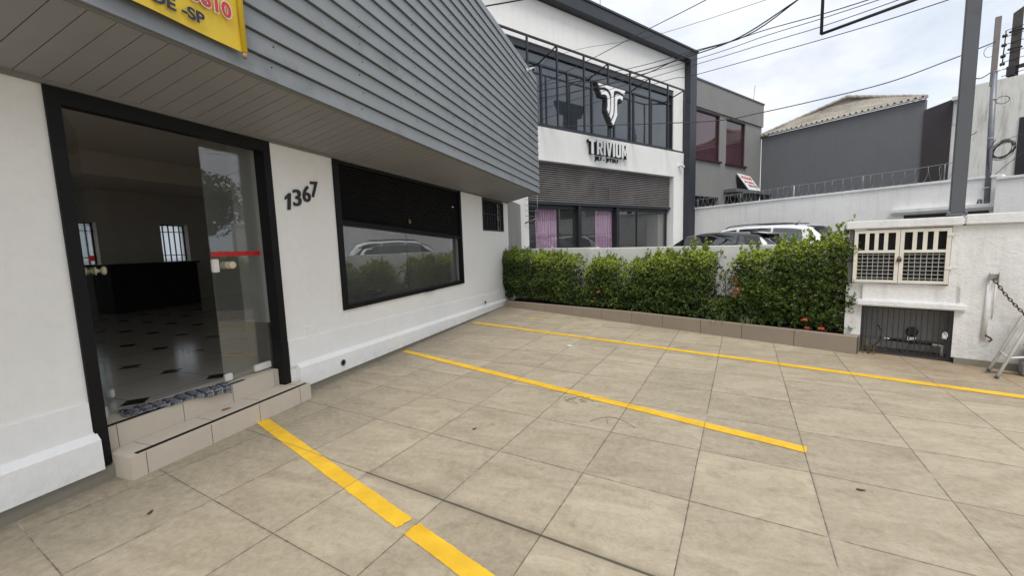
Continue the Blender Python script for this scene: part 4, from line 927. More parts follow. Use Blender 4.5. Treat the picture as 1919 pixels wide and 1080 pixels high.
# gym sign lettering
sg = thing('wall_sign', 'raised white and black letters TRIVIUM JIU - JITSU on the white gym band', 'sign', T(3.5, .05, 4.0))
TS = lambda u0, z0, v0: (lambda x, y, z: T(u0+x, v0+z, z0+y))
LET = {
 'T': [[(245, 1), (430, 1), (430, .85), (373, .85), (373, 0), (308, 0), (308, .85), (245, .85)]],
 'R': [[(470, 1), (600, 1), (628, .95), (642, .86), (642, .6), (628, .5), (606, .44), (648, 0), (582, 0), (548, .41), (532, .41), (532, 0), (470, 0), (470, .56), (572, .56), (582, .6), (582, .82), (572, .86), (532, .86), (532, .561), (470, .561)]],
 'I': [[(667, 1), (730, 1), (730, 0), (667, 0)]],
 'V': [[(748, 1), (810, 1), (838, .3), (866, 1), (928, 1), (868, 0), (808, 0)]],
 'i': [[(955, 1), (1018, 1), (1018, 0), (955, 0)]],
 'U': [[(1045, 1), (1107, 1), (1107, .2), (1117, .15), (1143, .15), (1153, .2), (1153, 1), (1215, 1), (1215, .15), (1195, .04), (1165, 0), (1095, 0), (1065, .04), (1045, .15)]],
 'M': [[(1240, 1), (1302, 1), (1345, .45), (1388, 1), (1450, 1), (1450, 0), (1394, 0), (1394, .62), (1360, .17), (1330, .17), (1296, .62), (1296, 0), (1240, 0)]]}
for ch in 'TRIViUM':
    pg = [(2.59+(x-245)/1205*1.86, 4.135+y*.425) for x, y in LET[ch][0]]
    m = MB(); m.prism(T, pg, .002, .12); lt = m.build('letter', M['black_ink'], sg)
    m = MB(); m.prism(T, pg, .1205, .128); m.build('letter_face', M['letter_white'], lt)
text('letters', 'JIU - JITSU', M['black_ink'], sg, TS(2.93, 3.945, .004), w=1.12, h=.15, bold=.012, depth=.03)
# emblem
em = thing('emblem', 'large white and black shield shaped T emblem mounted on the balcony frame', 'sign', T(2.8, .74, 4.8))
stem = [(2.22, 5.9), (3.43, 5.9), (3.37, 5.76), (3.19, 5.81), (3.05, 5.82), (2.94, 5.8), (2.9, 5.74), (2.9, 5.35), (2.88, 5.16), (2.78, 4.97), (2.71, 5.06), (2.76, 5.21), (2.78, 5.43), (2.78, 5.65), (2.74, 5.73), (2.66, 5.79), (2.5, 5.82), (2.28, 5.78)]
left = [(2.31, 5.72), (2.46, 5.75), (2.59, 5.74), (2.68, 5.69), (2.725, 5.6), (2.74, 5.5), (2.73, 5.25), (2.675, 5.11), (2.61, 5.21), (2.635, 5.34), (2.63, 5.53), (2.59, 5.6), (2.52, 5.62), (2.37, 5.6)]
right = [(2.95, 5.62), (2.98, 5.70), (3.05, 5.745), (3.16, 5.75), (3.33, 5.71), (3.28, 5.58), (3.19, 5.62), (3.11, 5.61), (3.06, 5.56), (3.045, 5.45), (3.05, 5.25), (3.06, 5.13), (2.87, 4.80), (2.79, 4.91), (2.9, 5.08), (2.94, 5.22), (2.95, 5.4)]
back = [(2.19, 5.93), (3.46, 5.93), (3.29, 5.53), (3.1, 5.56), (3.09, 5.11), (2.87, 4.75), (2.58, 5.2), (2.61, 5.56), (2.36, 5.56)]
m = MB(); m.prism(T, back, .64, .80); m.build('backing', M['black_ink'], em)
def inset(pg, d):
    n = len(pg); ar = sum(pg[i][0]*pg[(i+1) % n][1]-pg[(i+1) % n][0]*pg[i][1] for i in range(n)); sg_ = 1 if ar > 0 else -1; o = []
    for i in range(n):
        a, b, c = Vector(pg[i-1]), Vector(pg[i]), Vector(pg[(i+1) % n]); e1, e2 = (b-a).normalized(), (c-b).normalized()
        nn = Vector((-e1.y-e2.y, e1.x+e2.x)); nn = nn.normalized()*sg_ if nn.length > 1e-4 else Vector((0, 0)); q = b+nn*d; o.append((q.x, q.y))
    return o
for nm, pg in (('stroke', stem), ('stroke', left), ('stroke', right)):
    m = MB(); m.prism(T, inset(pg, .011), .801, .83); m.build(nm, M['letter_white'], em)

# ================================================================== GREY BUILDING
gb = thing('grey_building', 'two storey grey rendered building with dark red glass windows', 'building', T(12, -3, 0))
V = -.32; m = MB()
for a_, b_, z0, z1 in ((8.42, 8.95, 0, 6.76), (8.95, 11.27, 0, 2.3), (8.95, 11.27, 3.2, 4.74), (8.95, 11.27, 6.7, 6.76), (11.27, 11.84, 0, 6.76), (11.84, 13.62, 0, 2.2), (11.84, 13.62, 3.3, 4.73), (11.84, 13.62, 6.69, 6.76), (13.62, 15.3, 0, 6.76)):
    m.box(T, a_, b_, V-.3, V, z0, z1)
m.box(T, 8.42, 15.3, V-8, V-.3, 0, 6.76); m.build('wall', M['grey_render'], gb)
m = MB(); m.box(T, 8.42, 15.34, V-8, V+.06, 6.763, 7.8); m.build('parapet', M['grey_render'], gb)
m = MB(); m.box(T, 8.41, 15.37, V-8, V+.09, 7.8, 7.86); m.build('coping', M['grey_render_dark'], gb)
m = MB(); m.tube([T(15.2, V-.4, 7.8), T(15.4, V-.4, 8.9)], .012, 5); m.build('lightning_rod', M['galv'], gb)
for a_, b_, z0, z1 in ((8.95, 11.27, 4.74, 6.7), (11.84, 13.62, 4.73, 6.69)):
    m = MB(); f_ = .04
    m.box(T, a_, b_, V-.14, V-.04, z0, z0+f_); m.box(T, a_, b_, V-.14, V-.04, z1-f_, z1); m.box(T, a_, a_+f_, V-.14, V-.04, z0+f_, z1-f_); m.box(T, b_-f_, b_, V-.14, V-.04, z0+f_, z1-f_)
    m.box(T, a_-.06, b_+.1, V+.002, V+.08, z0-.07, z0-.002)
    wd = m.build('window', paint('frame_red', (.04, .015, .02), .4, .2, 5, 0), gb)
    m = MB(); m.box(T, a_+f_, b_-f_, V-.11, V-.1, z0+f_, z1-f_); m.box(T, a_+f_, b_-f_, V-.29, V-.28, z0+f_, z1-f_, 1); m.build('pane', [M['red_glass'], M['dark_int']], wd)
for a_, b_, z0, z1 in ((8.95, 11.27, 2.3, 3.2), (11.84, 13.62, 2.2, 3.3)):
    m = MB(); m.box(T, a_, b_, V-.25, V-.2, z0, z1)
    for i in range(9): c = a_+(b_-a_)*(i+.5)/9; m.box(T, c-.012, c+.012, V-.1, V-.08, z0, z1)
    m.build('barred_window', M['black_metal'], gb)
m = MB(); m.box(T, 11.7, 15.6, V-.2, V+.55, 3.42, 3.56); m.build('awning_slab', M['grey_render_dark'], gb)
rs_ = thing('rental_sign', 'leaning white board reading ALUGA-SE on the ledge of the grey building', 'sign', T(13.3, .2, 3.57))
SO, SU, SVv = T(12.75, -.24, 4.36), (T(14.05, -.24, 4.3)-T(12.75, -.24, 4.36)), (T(13.0, .2, 3.57)-T(12.75, -.24, 4.36))
sn = SU.cross(SVv).normalized(); sn = -sn if sn.dot(Vector((0, -1, 0))) < 0 else sn
def SP(a_, b_, d): return SO+SU*a_+SVv*b_+sn*d
m = MB(); m.add([SP(0, 0, 0), SP(1, 0, 0), SP(1, 1, 0), SP(0, 1, 0), SP(0, 0, -.03), SP(1, 0, -.03), SP(1, 1, -.03), SP(0, 1, -.03)], [(0, 1, 2, 3), (7, 6, 5, 4), (0, 4, 5, 1), (1, 5, 6, 2), (2, 6, 7, 3), (3, 7, 4, 0)]); m.build('board', M['sign_white'], rs_)
m = MB(); m.add([SP(.0, .02, -.035), SP(.0, 1, -.035), SP(.0, 1, -.035)-Vector((T.v.x, T.v.y, 0))*.5], [(0, 1, 2)]); m.build('brace', M['black_metal'], rs_); m = MB(); m.add([SP(.97, .02, -.035), SP(.97, 1, -.035), SP(.97, 1, -.035)-Vector((T.v.x, T.v.y, 0))*.5], [(0, 1, 2)]); m.build('brace', M['black_metal'], rs_)
for tx, mt, a_, wd, y0, hh in (('ALUGA-SE', 'red_ink', .1, .8, .3, .2), ('IMI COMERCIAL', 'red_ink', .13, .76, .54, .12), ('3274-7771', 'black_ink', .24, .68, .78, .15)):
    text('lettering', tx, M[mt], rs_, (lambda a_, y0: (lambda x, y, z: SP(a_+x, y0-y, .003+z)))(a_, y0), w=wd, h=hh, bold=.03, depth=.004)

# ================================================================== BOUNDARY WALL
bw = thing('boundary_wall', 'long high white boundary wall behind the parked cars', 'wall', WW(4, 0, 0))
m = MB(); m.box(WW, 0, 8.05, -.2, 0, 0, 2.56); m.box(WW, 8.052, 9.4, -.2, .42, 0, 2.47); m.build('body', M['boundary_white'], bw)
m = MB(); m.bevbox(WW, 0, 8.06, -.23, .035, 2.56, 2.625, .01); m.bevbox(WW, 8.052, 9.42, -.23, .46, 2.47, 2.53, .01); m.build('coping', M['coping_white'], bw)
m = MB(); m.bevbox(WW, 6.2, 8.045, 0, .16, 1.9, 1.99, .01); m.box(WW, 6.22, 8.04, 0, .1, 1.86, 1.899); m.build('ledge', M['coping_white'], bw)
m = MB(); m.box(WW, 6.44, 7.9, .0, .02, 1.66, 1.83); m.box(WW, 7.1, 7.14, .02, .03, 1.66, 1.83); m.build('vent_slot', M['black_metal'], bw)
rw = thing('razor_wire', 'coiled razor wire with a straight top strand on the white boundary wall', 'razor wire', WW(3.7, -.1, 2.63))
m = MB(); pts = []; nl = 32
for i in range(nl*14+1):
    t = i/14; a = t*math.tau; rr = .19+.02*math.sin(t*1.3); pts.append(WW(.15+7.1*t/nl+.1*math.sin(a*.5)*.3, -.1+rr*math.sin(a), 2.79+.012*math.sin(t*.9)+rr*math.cos(a)))
m.tube(pts, .0055, 4); m.build('coil', M['wire_grey'], rw)
m = MB(); m.tube([WW(.1+7.2*i/20, -.1, 2.93+.1*i/20-.015*math.sin(i*math.pi/5)**2) for i in range(21)], .008, 4); m.build('strand', M['wire_grey'], rw)
for u in (.3, 2.0, 3.73, 5.5, 7.1):
    m = MB(); m.tube([WW(u, -.1, 2.62), WW(u, -.1, 2.93+.1*u/7.2)], .014, 6); m.build('post', M['white_metal'] if u == 3.73 else M['galv'], rw)

# ================================================================== FAR HOUSE + WHITE BUILDING
fh = thing('grey_house', 'grey rendered house flank with a weathered corrugated roof, beyond the boundary wall', 'house', HF(3, -1, 0))
m = MB(); m.box(HF, 0, 5.76, -.25, 0, 0, 6.28, 0, 6.33); m.build('wall', M['house_grey'], fh)
m = MB(); m.box(HF, 5.765, 6.5, -.4, .05, 0, 5.92, 0, 6.1); m.build('wall', M['house_brown'], fh)
m = MB(); m.box(HF, 6.5, 7.1, -.4, .02, 0, 6.0, 0, 6.1); m.box(HF, 6.5, 7.1, -.4, .3, 6.0, 6.12); m.build('wall', M['garden_white'], fh)
m = MB(); m.box(HF, 6.72, 6.74, .02, .03, 4.6, 5.7)
for i in range(12): m.box(HF, 6.69, 6.77, .03, .04, 4.62+i*.09, 4.67+i*.09)
m.build('meter_strip', M['white_plastic'], fh)
m = MB(); m.box(HF, 6.53, 6.63, .02, .04, 5.2, 5.75); m.build('window', M['alu'], fh)
A0, A1, R0, R1 = HF(-.1, .1, 6.3), HF(5.85, .1, 6.36), HF(2.65, -2, 7.62), HF(4.6, -5.5, 7.62)
Lr = HF(-3.2, -3.0, 6.4)
vs = []; fs = []; nx, ny = 400, 9
for i in range(nx+1):
    for j in range(ny+1):
        f, g_ = i/nx, j/ny; p = (A0.lerp(A1, f)).lerp(R0.lerp(R1, f), g_); p.z += .07*math.sin(f*math.tau*30)+.02*(1 if int(g_*3.999) % 2 else 0)+.035*(1-(g_*3) % 1)*1; vs.append(p)
for i in range(nx):
    for j in range(ny): a0 = i*(ny+1)+j; fs.append((a0, a0+ny+1, a0+ny+2, a0+1))
m = MB(); m.add(vs, fs, 0, True)
m.add([A0, R0, Lr], [(0, 1, 2)]); m.build('roof', M['roof'], fh)
m = MB()
rp = [R0.lerp(R1, i/24)+Vector((0, 0, .06+.02*(i % 2))) for i in range(25)]; m.tube(rp, .09, 8)
rp = [A0.lerp(R0, i/24)+Vector((0, 0, .05+.02*(i % 2))) for i in range(25)]; m.tube(rp, .07, 8); m.build('ridge_cap', M['roof'], fh)
m = MB(); m.tube([A0+Vector((0, 0, .0)), A1+Vector((0, 0, .0))], .03, 6); m.build('roof_edge', M['side_grey_plaster'], fh)

wb = thing('white_building', 'tall stained white building behind the boundary wall at the right edge', 'building', WW(8, -4, 0))
m = MB(); m.box(WW, 6.8, 9.1, -6, -3, 0, 5.42, 0, 5.36); m.build('wall', M['stained_white'], wb)
m = MB(); m.box(WW, 7.68, 8.7, -2.998, -2.97, 2.75, 4.3); m.build('window', M['black_metal'], wb)

# ================================================================== POLES
ms = thing('conduit_mast', 'slim galvanised conduit mast with coiled cable on the white boundary wall', 'pole', (7.28, 12.45, 2.0))
m = MB(); m.tube([(7.28, 12.45, 1.99), (7.22, 12.47, 4.9)], .05, 14); m.build('conduit', M['galv'], ms)
m = MB(); mf = Frame((7.22, 12.47), (.94, -.34), (-.34, -.94)); m.box(mf, -.055, .035, -.03, .03, 4.6, 6.05); m.build('channel', paint('galv_brown', (.2, .18, .17), .6, .2, 5, 0), ms)
m = MB()
for z in (2.35, 3.45, 4.3, 4.9): m.tube([Vector((7.25, 12.46, z))+Vector((math.cos(a), math.sin(a), 0))*.056 for a in [i*math.tau/12 for i in range(12)]], .008, 5, closed=True)
m.build('clamp', M['white_metal'], ms)
m = MB(); rng = random.Random(3)
for q in range(9):
    c = Vector((7.44+rng.gauss(0, .015), 12.38, 3.17+rng.gauss(0, .02))); ra, rb = .15+rng.uniform(-.02, .03), .17+rng.uniform(-.03, .02)
    m.tube([c+Vector((.94*math.cos(a)*ra, -.34*math.cos(a)*ra+.02*math.sin(a*2+q), math.sin(a)*rb+.05*math.cos(a))) for a in [i*math.tau/24 for i in range(24)]], .006, 5, closed=True)
m.build('cable_coil', M['cable'], ms); m = MB(); m.tube([(7.3, 12.4, 3.4), (7.2, 12.42, 3.15), (7.22, 12.42, 2.9), (7.28, 12.41, 2.6)], .008, 5); m.build('cable_tail', M['cable'], ms); m = MB()
m.tube([Vector((7.36, 12.4, 4.25))+Vector((.94*math.cos(a)*.1, -.34*math.cos(a)*.1, .08*math.sin(a))) for a in [i*math.tau/20 for i in range(20)]], .007, 5, closed=True); m.build('cable_loop', M['cable'], ms); m = MB()
m.tube([Vector((7.13, 12.5, 5.35))+Vector((.94*math.cos(a)*.09, -.34*math.cos(a)*.09, .12*math.sin(a))) for a in [i*math.tau/20 for i in range(20)]], .005, 5, closed=True)
m.build('cable_loop', M['cable'], ms)
m = MB(); m.tube([(7.16, 12.42, 1.99), (7.16, 12.42, 2.08), (7.12, 12.42, 2.1), (7.1, 12.42, 2.0)], .02, 8); m.build('bent_pipe', M['galv'], ms)

PD = Vector((8.78, 14.55, 0)).normalized(); PLt = Vector((-PD.y, PD.x, 0)); PC = PD*22
PF = Frame((PC.x, PC.y), (-PLt.x, -PLt.y), (-PD.x, -PD.y))
up = thing('utility_pole', 'dark concrete utility pole with insulators rising behind the white building', 'pole', (PC.x, PC.y, 0))
m = MB(); m.add([PF(-.13, .1, 0), PF(.13, .1, 0), PF(.13, -.1, 0), PF(-.13, -.1, 0), PF(-.1, .08, 8.45), PF(.12, .08, 8.6), PF(.12, -.08, 8.6), PF(-.1, -.08, 8.45)], [(0, 3, 2, 1), (4, 5, 6, 7), (0, 1, 5, 4), (1, 2, 6, 5), (2, 3, 7, 6), (3, 0, 4, 7)])
m.build('shaft', M['concrete_pole'], up)
m = MB()
for z in (7.9, 7.35, 6.75): m.tube([PF(math.cos(a)*.15, math.sin(a)*.12, z) for a in [i*math.tau/14 for i in range(14)]], .018, 6, closed=True)
m.tube([PF(-.24, .1, 6.95), PF(-.22, .1, 7.95)], .015, 6)
m.build('bracket', M['cable'], up)
for z in (7.8, 7.5, 7.15, 6.9):
    m = MB(); m.lathe(PF(-.3, .1, z), PF.u, [(0, .03), (.03, .06), (.06, .035), (.09, .06), (.12, .03)], 12); m.build('insulator', M['trim_black'], up)
m = MB(); rng = random.Random(8); m.box(PF, -.14, .05, .1, .25, 6.45, 6.75); m.box(PF, .12, .3, .1, .2, 6.65, 6.75)
m.build('connector_box', M['trim_black'], up)
def cable(label, pts, r, grp='overhead cables'):
    P_ = [Vector(p) for p in pts]; out_ = []
    for i in range(len(P_)-1):       # Catmull-Rom
        p0, p1, p2, p3 = P_[max(i-1, 0)], P_[i], P_[i+1], P_[min(i+2, len(P_)-1)]
        for q in range(6):
            t = q/6; out_.append(.5*((2*p1)+(p2-p0)*t+(2*p0-5*p1+4*p2-p3)*t*t+(3*p1-p0-3*p2+p3)*t**3))
    out_.append(P_[-1]); m = MB(); m.tube(out_, r, 6); return tag(m.build('overhead_cable', M['cable'], org=P_[0]), label, 'cable', grp)
for i, (za, zb_) in enumerate(((7.95, 8.1), (7.75, 7.8), (7.5, 7.55), (7.2, 7.35), (6.95, 7.1), (6.72, 6.9), (6.5, 6.75))):
    cable('thin line running right from the concrete utility pole, counted from the top number %s' % ('one two three four five six seven'.split()[i]), [PF(-.24, .1, za), PF(.1, .12, za+.04), PF(1.2, .4, (za+zb_)/2-.02), PF(6, 1, zb_)], .011, 'lines leaving the utility pole')
for i, (a_, lb) in enumerate((((-.1, 6.5), 'thick drooping cable under the pole connector, lowest loop'), ((.0, 6.6), 'thick drooping cable under the pole connector, upper loop'))):
    cable(lb, [PF(a_[0], .2, a_[1]), PF(.1, .25, 6.2+.12*i), PF(.35, .3, 6.0+.16*i), PF(.8, .3, 6.2+.1*i), PF(3, .4, 6.6)], .018, 'drooping cables at the utility pole')
cable('slack service cable looping from the steel post to the conduit mast', [(4.5, 8.3, 3.55), (5.2, 9.5, 4.0), (6.3, 11.2, 4.45), (7.2, 12.4, 4.93)], .01, 'service cables at the mast')
cable('service cable running down right from the mast coil to the wall coping', [(7.32, 12.4, 2.6), (7.6, 12.3, 2.95), (8.2, 12.1, 3.6)], .006, 'service cables at the mast')
cable('service cable rising right from the mast coil', [(7.38, 12.4, 3.35), (7.9, 12.25, 3.55), (8.8, 12.0, 3.95)], .006, 'service cables at the mast')
CB = [
 ('highest thin wire crossing above the gym roof beam to the left of the cable bundle', [(-3.312, 12.053, 5.998), (-1.4, 10.734, 5.972), (-0.202, 9.721, 5.892), (0.907, 8.57, 5.699), (1.437, 7.87, 5.579)], .0075),
 ('faint thin wire crossing the upper gym wall and the middle of the sky', [(-3.293, 12.058, 6.701), (-1.894, 11.576, 6.631), (-0.005, 10.681, 6.211), (1.971, 9.15, 5.774), (2.399, 8.674, 5.647)], .0045),
 ('thick cable of the bundle passing the top of the dark gym column, lower strand', [(-3.049, 11.088, 5.533), (-0.49, 10.15, 5.241), (0.718, 9.433, 5.122), (1.505, 8.808, 5.054), (2.187, 8.041, 5.146), (2.499, 7.6, 5.178)], .011),
 ('thick cable of the bundle passing the top of the dark gym column, upper strand', [(-2.939, 11.221, 5.378), (-0.496, 10.262, 5.165), (0.722, 9.487, 5.185), (1.623, 8.751, 5.043), (2.224, 8.019, 5.158), (2.498, 7.6, 5.215)], .010),
 ('uppermost of the four long wires fanning right from the gym column', [(-3.032, 11.611, 5.877), (-0.518, 10.726, 5.582), (0.77, 9.995, 5.429), (1.471, 9.484, 5.292), (1.992, 9.021, 5.197), (2.613, 8.36, 5.001), (3.018, 7.818, 4.851), (3.349, 7.265, 4.703)], .0075),
 ('second of the four long wires fanning right from the gym column', [(-3.013, 11.616, 5.441), (0.773, 9.999, 5.244), (1.995, 9.02, 5.093), (2.614, 8.357, 4.933), (3.098, 7.696, 4.77), (3.351, 7.264, 4.662)], .006),
 ('third of the four long wires fanning right from the gym column', [(-3.019, 11.614, 5.222), (0.779, 10.062, 5.158), (2.018, 9.108, 4.997), (2.666, 8.435, 4.844), (3.279, 7.58, 4.67), (3.488, 7.2, 4.596)], .006),
 ('lowest of the four long wires fanning right from the gym column', [(-3.026, 11.612, 4.93), (0.211, 10.556, 5.098), (0.827, 10.23, 5.012), (2.468, 8.999, 4.803), (3.223, 8.145, 4.622), (3.718, 7.364, 4.462), (3.902, 6.984, 4.383)], .0065),
 ('sagging wire running from the gym windows to the conduit mast', [(-3.031, 11.611, 4.739), (0.256, 12.461, 4.654), (1.788, 12.581, 4.577), (2.706, 12.585, 4.65), (3.806, 12.53, 4.759), (5.25, 12.375, 4.93), (6.302, 12.23, 5.207), (6.994, 12.128, 5.417)], .012),
 ('short thick cable crossing the upper left corner of the gym wall', [(-4.083, 9.347, 6.978), (-3.731, 9.29, 6.933), (-2.788, 9.097, 6.769), (-1.799, 8.818, 6.575)], .016)]
for lb, p_, r_ in CB: cable(lb, p_, r_)

# ================================================================== CARS
def car(name, label, rear_left, hd, Lc, Wc, st, paintm, wins, rear_t, rails, spoiler, grp, gz=.0, wb_=(.75, 3.3)):
    """st: stations (x from rear, z bottom, z belt, z roof, half width belt factor, half width roof factor)"""
    hd = Vector((hd[0], hd[1], 0)).normalized(); lf = Vector((-hd.y, hd.x, 0)); O_ = Vector((rear_left[0], rear_left[1], gz))-lf*Wc/2
    t = thing(name, label, 'car', O_+hd*Lc/2, grp); hw = Wc/2
    def sec(i):
        x, zb_, zl, zr, fb, fr = st[i]
        zr_ = max(zr, zl+.02)
        return [(x, 0, zb_), (x, hw*.8*fb, zb_), (x, hw*.96*fb, zb_+.08), (x, hw*fb, (zb_+zl)*.5), (x, hw*.985*fb, zl-.1), (x, hw*.955*fb, zl), (x, hw*(.955*fb*.55+fr*.45), zl+(zr_-zl)*.45), (x, hw*fr, zl+(zr_-zl)*.86), (x, hw*fr*.86, zl+(zr_-zl)*.965), (x, hw*fr*.5, zr_), (x, 0, zr_+.005)]
    S = [sec(i) for i in range(len(st))]
    def at(x, tt):
        xs = [s[0][0] for s in S]; k_ = 0
        while k_ < len(xs)-2 and x > xs[k_+1]: k_ += 1
        f = (x-xs[k_])/(xs[k_+1]-xs[k_]); i0, i1, i2, i3 = max(k_-1, 0), k_, k_+1, min(k_+2, len(S)-1)
        def cr_(a, b, c, d, t_):
            m1, m2 = (c-a)/2, (d-b)/2; dl = c-b
            if dl == 0: m1 = m2 = 0
            return b+m1*t_*.6+(3*dl-1.2*m1-.6*m2)*t_*t_+(-2*dl+.6*m1+.6*m2)*t_**3
        j = min(int(tt), 9); g_ = tt-j; o = []
        for c in (1, 2):
            q = [cr_(S[i0][jj][c], S[i1][jj][c], S[i2][jj][c], S[i3][jj][c], f) for jj in (max(j-1, 0), j, j+1, min(j+2, 10))]
            o.append(cr_(q[0], q[1], q[2], q[3], g_))
        return (x, o[0], o[1])
    Wd = lambda x, y, z: O_+hd*x+lf*y+Vector((0, 0, z))
    nx = 70; tt = [i*10/40 for i in range(41)]
    m = MB(); vs = []
    xa = [st[0][0]+(st[-1][0]-st[0][0])*i/nx for i in range(nx+1)]
    for x in xa:
        row = [at(x, q) for q in tt]; vs += [Wd(*p) for p in row]+[Wd(p[0], -p[1], p[2]) for p in reversed(row[:-1])]
    nr = 81; fs = []
    for i in range(nx):
        for j in range(nr-1): fs.append((i*nr+j, i*nr+j+1, (i+1)*nr+j+1, (i+1)*nr+j))
    fs += [tuple(range(nr)), tuple(reversed(range(nx*nr, nx*nr+nr)))]
    m.add(vs, fs, 0, True); m.build('body', paintm, t)
    def patch(nm, poly, mat, off, sides=(1, -1), both=False, nseg=10):
        """poly: four (x, t) corners; lower-rear, lower-front, upper-front, upper-rear"""
        for sd_ in sides:
            m = MB(); vs = []
            for i in range(nseg+1):
                for j in range(nseg+1):
                    f, g_ = i/nseg, j/nseg
                    lo = (poly[0][0]+(poly[1][0]-poly[0][0])*f, poly[0][1]+(poly[1][1]-poly[0][1])*f); hi = (poly[3][0]+(poly[2][0]-poly[3][0])*f, poly[3][1]+(poly[2][1]-poly[3][1])*f)
                    x, q = lo[0]+(hi[0]-lo[0])*g_, lo[1]+(hi[1]-lo[1])*g_; q = min(q, 9.999)
                    p = at(x, q); e = .02; p1 = at(min(x+e, xa[-1]), q); p2 = at(x, max(q-.15, 0)); p3 = at(x, min(q+.15, 9.999)); p0 = at(max(x-e, 0), q)
                    nrm = (Vector(p1)-Vector(p0)).cross(Vector(p3)-Vector(p2)); nrm = nrm.normalized() if nrm.length > 1e-8 else Vector((0, 0, 1))
                    if nrm.y < 0 and abs(nrm.y) > .05 or (abs(nrm.y) <= .05 and nrm.z < 0): nrm = -nrm
                    pp = Vector(p)+nrm*off; vs.append(Wd(pp.x, pp.y*sd_, pp.z))
            for_ = [(i*(nseg+1)+j, (i+1)*(nseg+1)+j, (i+1)*(nseg+1)+j+1, i*(nseg+1)+j+1) for i in range(nseg) for j in range(nseg)]
            m.add(vs, for_, 0, True); m.build(nm, mat, t)
    for pz in wins: patch('side_window', pz, M['car_glass'], .006)
    for nm_, pz in (('rear_window', rear_t[0]), ('windscreen', rear_t[1])):
        m = MB(); vs = []; n = 14
        for i in range(n+1):
            for j in range(2*n+1):
                x = pz[0]+(pz[1]-pz[0])*i/n; sg_ = (j-n)/n; q = 9.999-abs(sg_)*(9.999-pz[2]-(pz[3]-pz[2])*i/n); p = at(x, q); vs.append(Wd(p[0]-(.008 if nm_ == 'rear_window' else -.008), p[1]*(1 if sg_ >= 0 else -1), p[2]+.006))
        m.add(vs, [(i*(2*n+1)+j, (i+1)*(2*n+1)+j, (i+1)*(2*n+1)+j+1, i*(2*n+1)+j+1) for i in range(n) for j in range(2*n)], 0, True); m.build(nm_, M['car_glass'], t)
    for x in wb_:
        for s_ in (1, -1):
            m = MB(); c = Wd(x, s_*(hw-.2), .31); ax = lf*s_; m.lathe(c, ax, [(0, .29), (.02, .31), (.17, .315), (.205, .29), (.205, .2)], 28); wh = m.build('wheel', M['tyre'], t)
            m = MB(); m.lathe(c+ax*.17, ax, [(0, .2), (.02, .2), (.03, .17), (.02, .05), (.035, .04)], 20); m.build('rim', M['rim'], wh)
            m = MB(); m.tube([Wd(x+.36*math.cos(a), s_*(hw-.005), .31+.36*math.sin(a)) for a in [math.pi*i/16 for i in range(17)]], .028, 6); m.build('wheel_arch', M['trim_black'], t)
    for s_ in (1, -1):
        m = MB(); m.sphere(Wd(Lc-1.35, s_*(hw+.08), st[6][2]+.06), .09, 10, sz=.75); m.build('mirror', paintm, t)
    patch('tail_lamp', ((.04, 4.0), (.2, 4.0), (.2, 5.2), (.06, 5.2)), M['lamp_red'], .008)
    patch('headlight', ((Lc-.5, 3.7), (Lc-.12, 3.7), (Lc-.16, 4.6), (Lc-.55, 4.8)), M['lamp_clear'], .008)
    m = MB(); FR = Frame((O_.x, O_.y), (hd.x, hd.y), (lf.x, lf.y)); m.bevbox(FR, -.03, .08, -.26, .26, gz+.55, gz+.68, .01); m.build('number_plate', M['alu'], t)
    if rails:
        for s_ in (1, -1):
            m = MB(); pr = [(rails[0], .0), (rails[0]+.12, .045)]+[(rails[0]+.12+(rails[1]-rails[0]-.24)*i/8, .05) for i in range(1, 9)]+[(rails[1], .0)]
            m.tube([Wd(x, at(x, 8.3)[1]*s_, at(x, 8.3)[2]+dz) for x, dz in pr], .016, 6); m.build('roof_rail', M['trim_black'] if rails[2] else M['alu'], t)
    if spoiler:
        m = MB(); x0, x1, z_, hw_ = spoiler; vs = [Wd(x0, -hw_, z_-.05), Wd(x0, hw_, z_-.05), Wd(x1, hw_, z_+.0), Wd(x1, -hw_, z_+.0), Wd(x0+.01, -hw_, z_-.075), Wd(x0+.01, hw_, z_-.075), Wd(x1, hw_, z_-.05), Wd(x1, -hw_, z_-.05)]
        m.add(vs, [(0, 1, 2, 3), (7, 6, 5, 4), (0, 4, 5, 1), (1, 5, 6, 2), (2, 6, 7, 3), (3, 7, 4, 0)]); m.build('spoiler', paintm if not spoiler[0] > 9 else paintm, t)
    m = MB(); a_ = at(.9 if not rails else 1.0, 9.9); m.tube([Wd(a_[0], 0, a_[2]), Wd(a_[0]-.12, 0, a_[2]+.1)], .006, 5); m.build('antenna', M['trim_black'], t)
    return t
HDG = (-.819, .574)
hatch = [(0, .35, .85, .88, .86, .62), (.08, .28, .9, .98, .94, .66), (.28, .24, .95, 1.2, .985, .69), (.62, .22, .96, 1.44, 1, .72), (1.1, .22, .96, 1.49, 1, .745), (1.9, .22, .95, 1.51, 1, .76), (2.45, .22, .94, 1.44, 1, .74), (2.75, .22, .93, 1.27, 1, .74), (3.08, .22, .92, .98, .99, .78), (3.5, .24, .82, .88, .97, .78), (3.85, .3, .68, .74, .9, .74), (3.98, .36, .58, .62, .78, .62)]
car('parked_car', 'black hatchback parked behind the garden wall, nearest to the hedge', (2.8, 10.75), HDG, 3.98, 1.74, hatch, M['paint_black_car'],
    [((.72, 5.2), (1.0, 5.15), (1.0, 7.0), (.95, 7.0)), ((1.05, 5.15), (1.82, 5.15), (1.82, 7.1), (1.05, 7.05)), ((1.9, 5.15), (2.85, 5.2), (2.5, 6.9), (1.9, 7.1))],
    ((.12, .6, 7.6, 7.6), (3.02, 2.52, 7.4, 7.2)), None, (.42, .8, 1.485, .56), 'parked cars', .05)
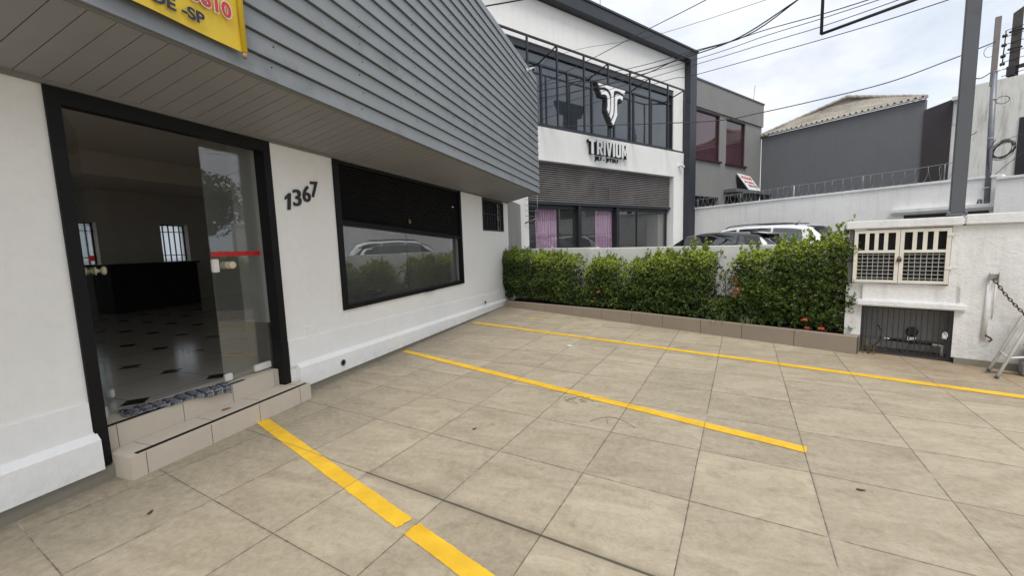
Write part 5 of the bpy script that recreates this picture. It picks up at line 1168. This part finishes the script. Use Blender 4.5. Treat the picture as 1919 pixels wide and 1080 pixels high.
mpv = [(0, .38, .95, 1.0, .88, .66), (.06, .3, 1.0, 1.15, .95, .7), (.2, .26, 1.04, 1.42, .985, .73), (.42, .24, 1.04, 1.62, 1, .75), (.9, .24, 1.04, 1.69, 1, .775), (1.9, .24, 1.03, 1.71, 1, .79), (2.6, .24, 1.01, 1.67, 1, .785), (3.05, .24, 1.0, 1.5, 1, .78), (3.55, .24, .97, 1.1, .99, .8), (3.95, .26, .9, .98, .97, .8), (4.3, .32, .76, .84, .9, .76), (4.42, .38, .62, .68, .78, .64)]
car('parked_car', 'white people carrier with roof rails parked behind the black hatchback', (4.2, 12.38), HDG, 4.42, 1.8, mpv, M['paint_white_car'],
    [((.52, 5.3), (1.28, 5.2), (1.28, 7.0), (.6, 6.8)), ((1.34, 5.2), (2.2, 5.2), (2.2, 7.05), (1.34, 7.0)), ((2.28, 5.2), (3.35, 5.25), (2.85, 6.95), (2.28, 7.05))],
    ((.07, .36, 7.5, 7.5), (3.45, 2.8, 7.4, 7.2)), (.75, 2.7, True), (.16, .52, 1.68, .6), 'parked cars', .03, (.85, 3.55))

# ================================================================== ACROSS THE STREET (mirrored in the glass)
st_ = thing('street_tree', 'broad green street tree across the road, seen only mirrored in the door glass', 'tree', (15, 14, 0))
m = MB(); m.tube([(15, 14, 0), (15.1, 14, 1.2), (14.9, 14.1, 2.6), (15.1, 14, 4.2)], [.22, .18, .15, .07], 12)
rng = random.Random(11)
for q in range(9):
    a = q*.7; m.tube([(15, 14, 2.0+q*.15), (15+.8*math.cos(a), 14+.8*math.sin(a), 3.0+q*.12), (15+1.8*math.cos(a), 14+1.8*math.sin(a), 3.6+q*.15)], [.08, .05, .02], 6)
m.build('trunk', M['stem'], st_)
pts = []
for q in range(5200):
    d_ = Vector((rng.gauss(0, 1), rng.gauss(0, 1), rng.gauss(0, .8))).normalized(); r_ = 2.5*rng.random()**.4*(1+.35*noise.noise(d_*2)); pts.append((Vector((15, 14, 4))+Vector((d_.x*r_, d_.y*r_, d_.z*r_*.75)), d_, .4+.4*d_.z))
leaf_mesh('crown', M['tree_leaves'], st_, pts, rng, (.1, .18), (3, 5))
ob = thing('street_house', 'pale low house across the road, seen only as a reflection', 'house', (19, 3, 0)); SF = Frame((17, -4), (0, 1), (-1, 0))
m = MB(); m.box(SF, 0, 16, -6, 0, 0, 3.4); m.build('wall', M['stained_white'], ob)
m = MB(); m.box(SF, -.3, 16.3, -6.3, .3, 3.402, 3.6); m.build('roof', M['roof'], ob)
m = MB()
for u in (2, 6, 10, 13): m.box(SF, u, u+1.3, .002, .03, 1, 2.3)
m.build('window', M['black_metal'], ob)
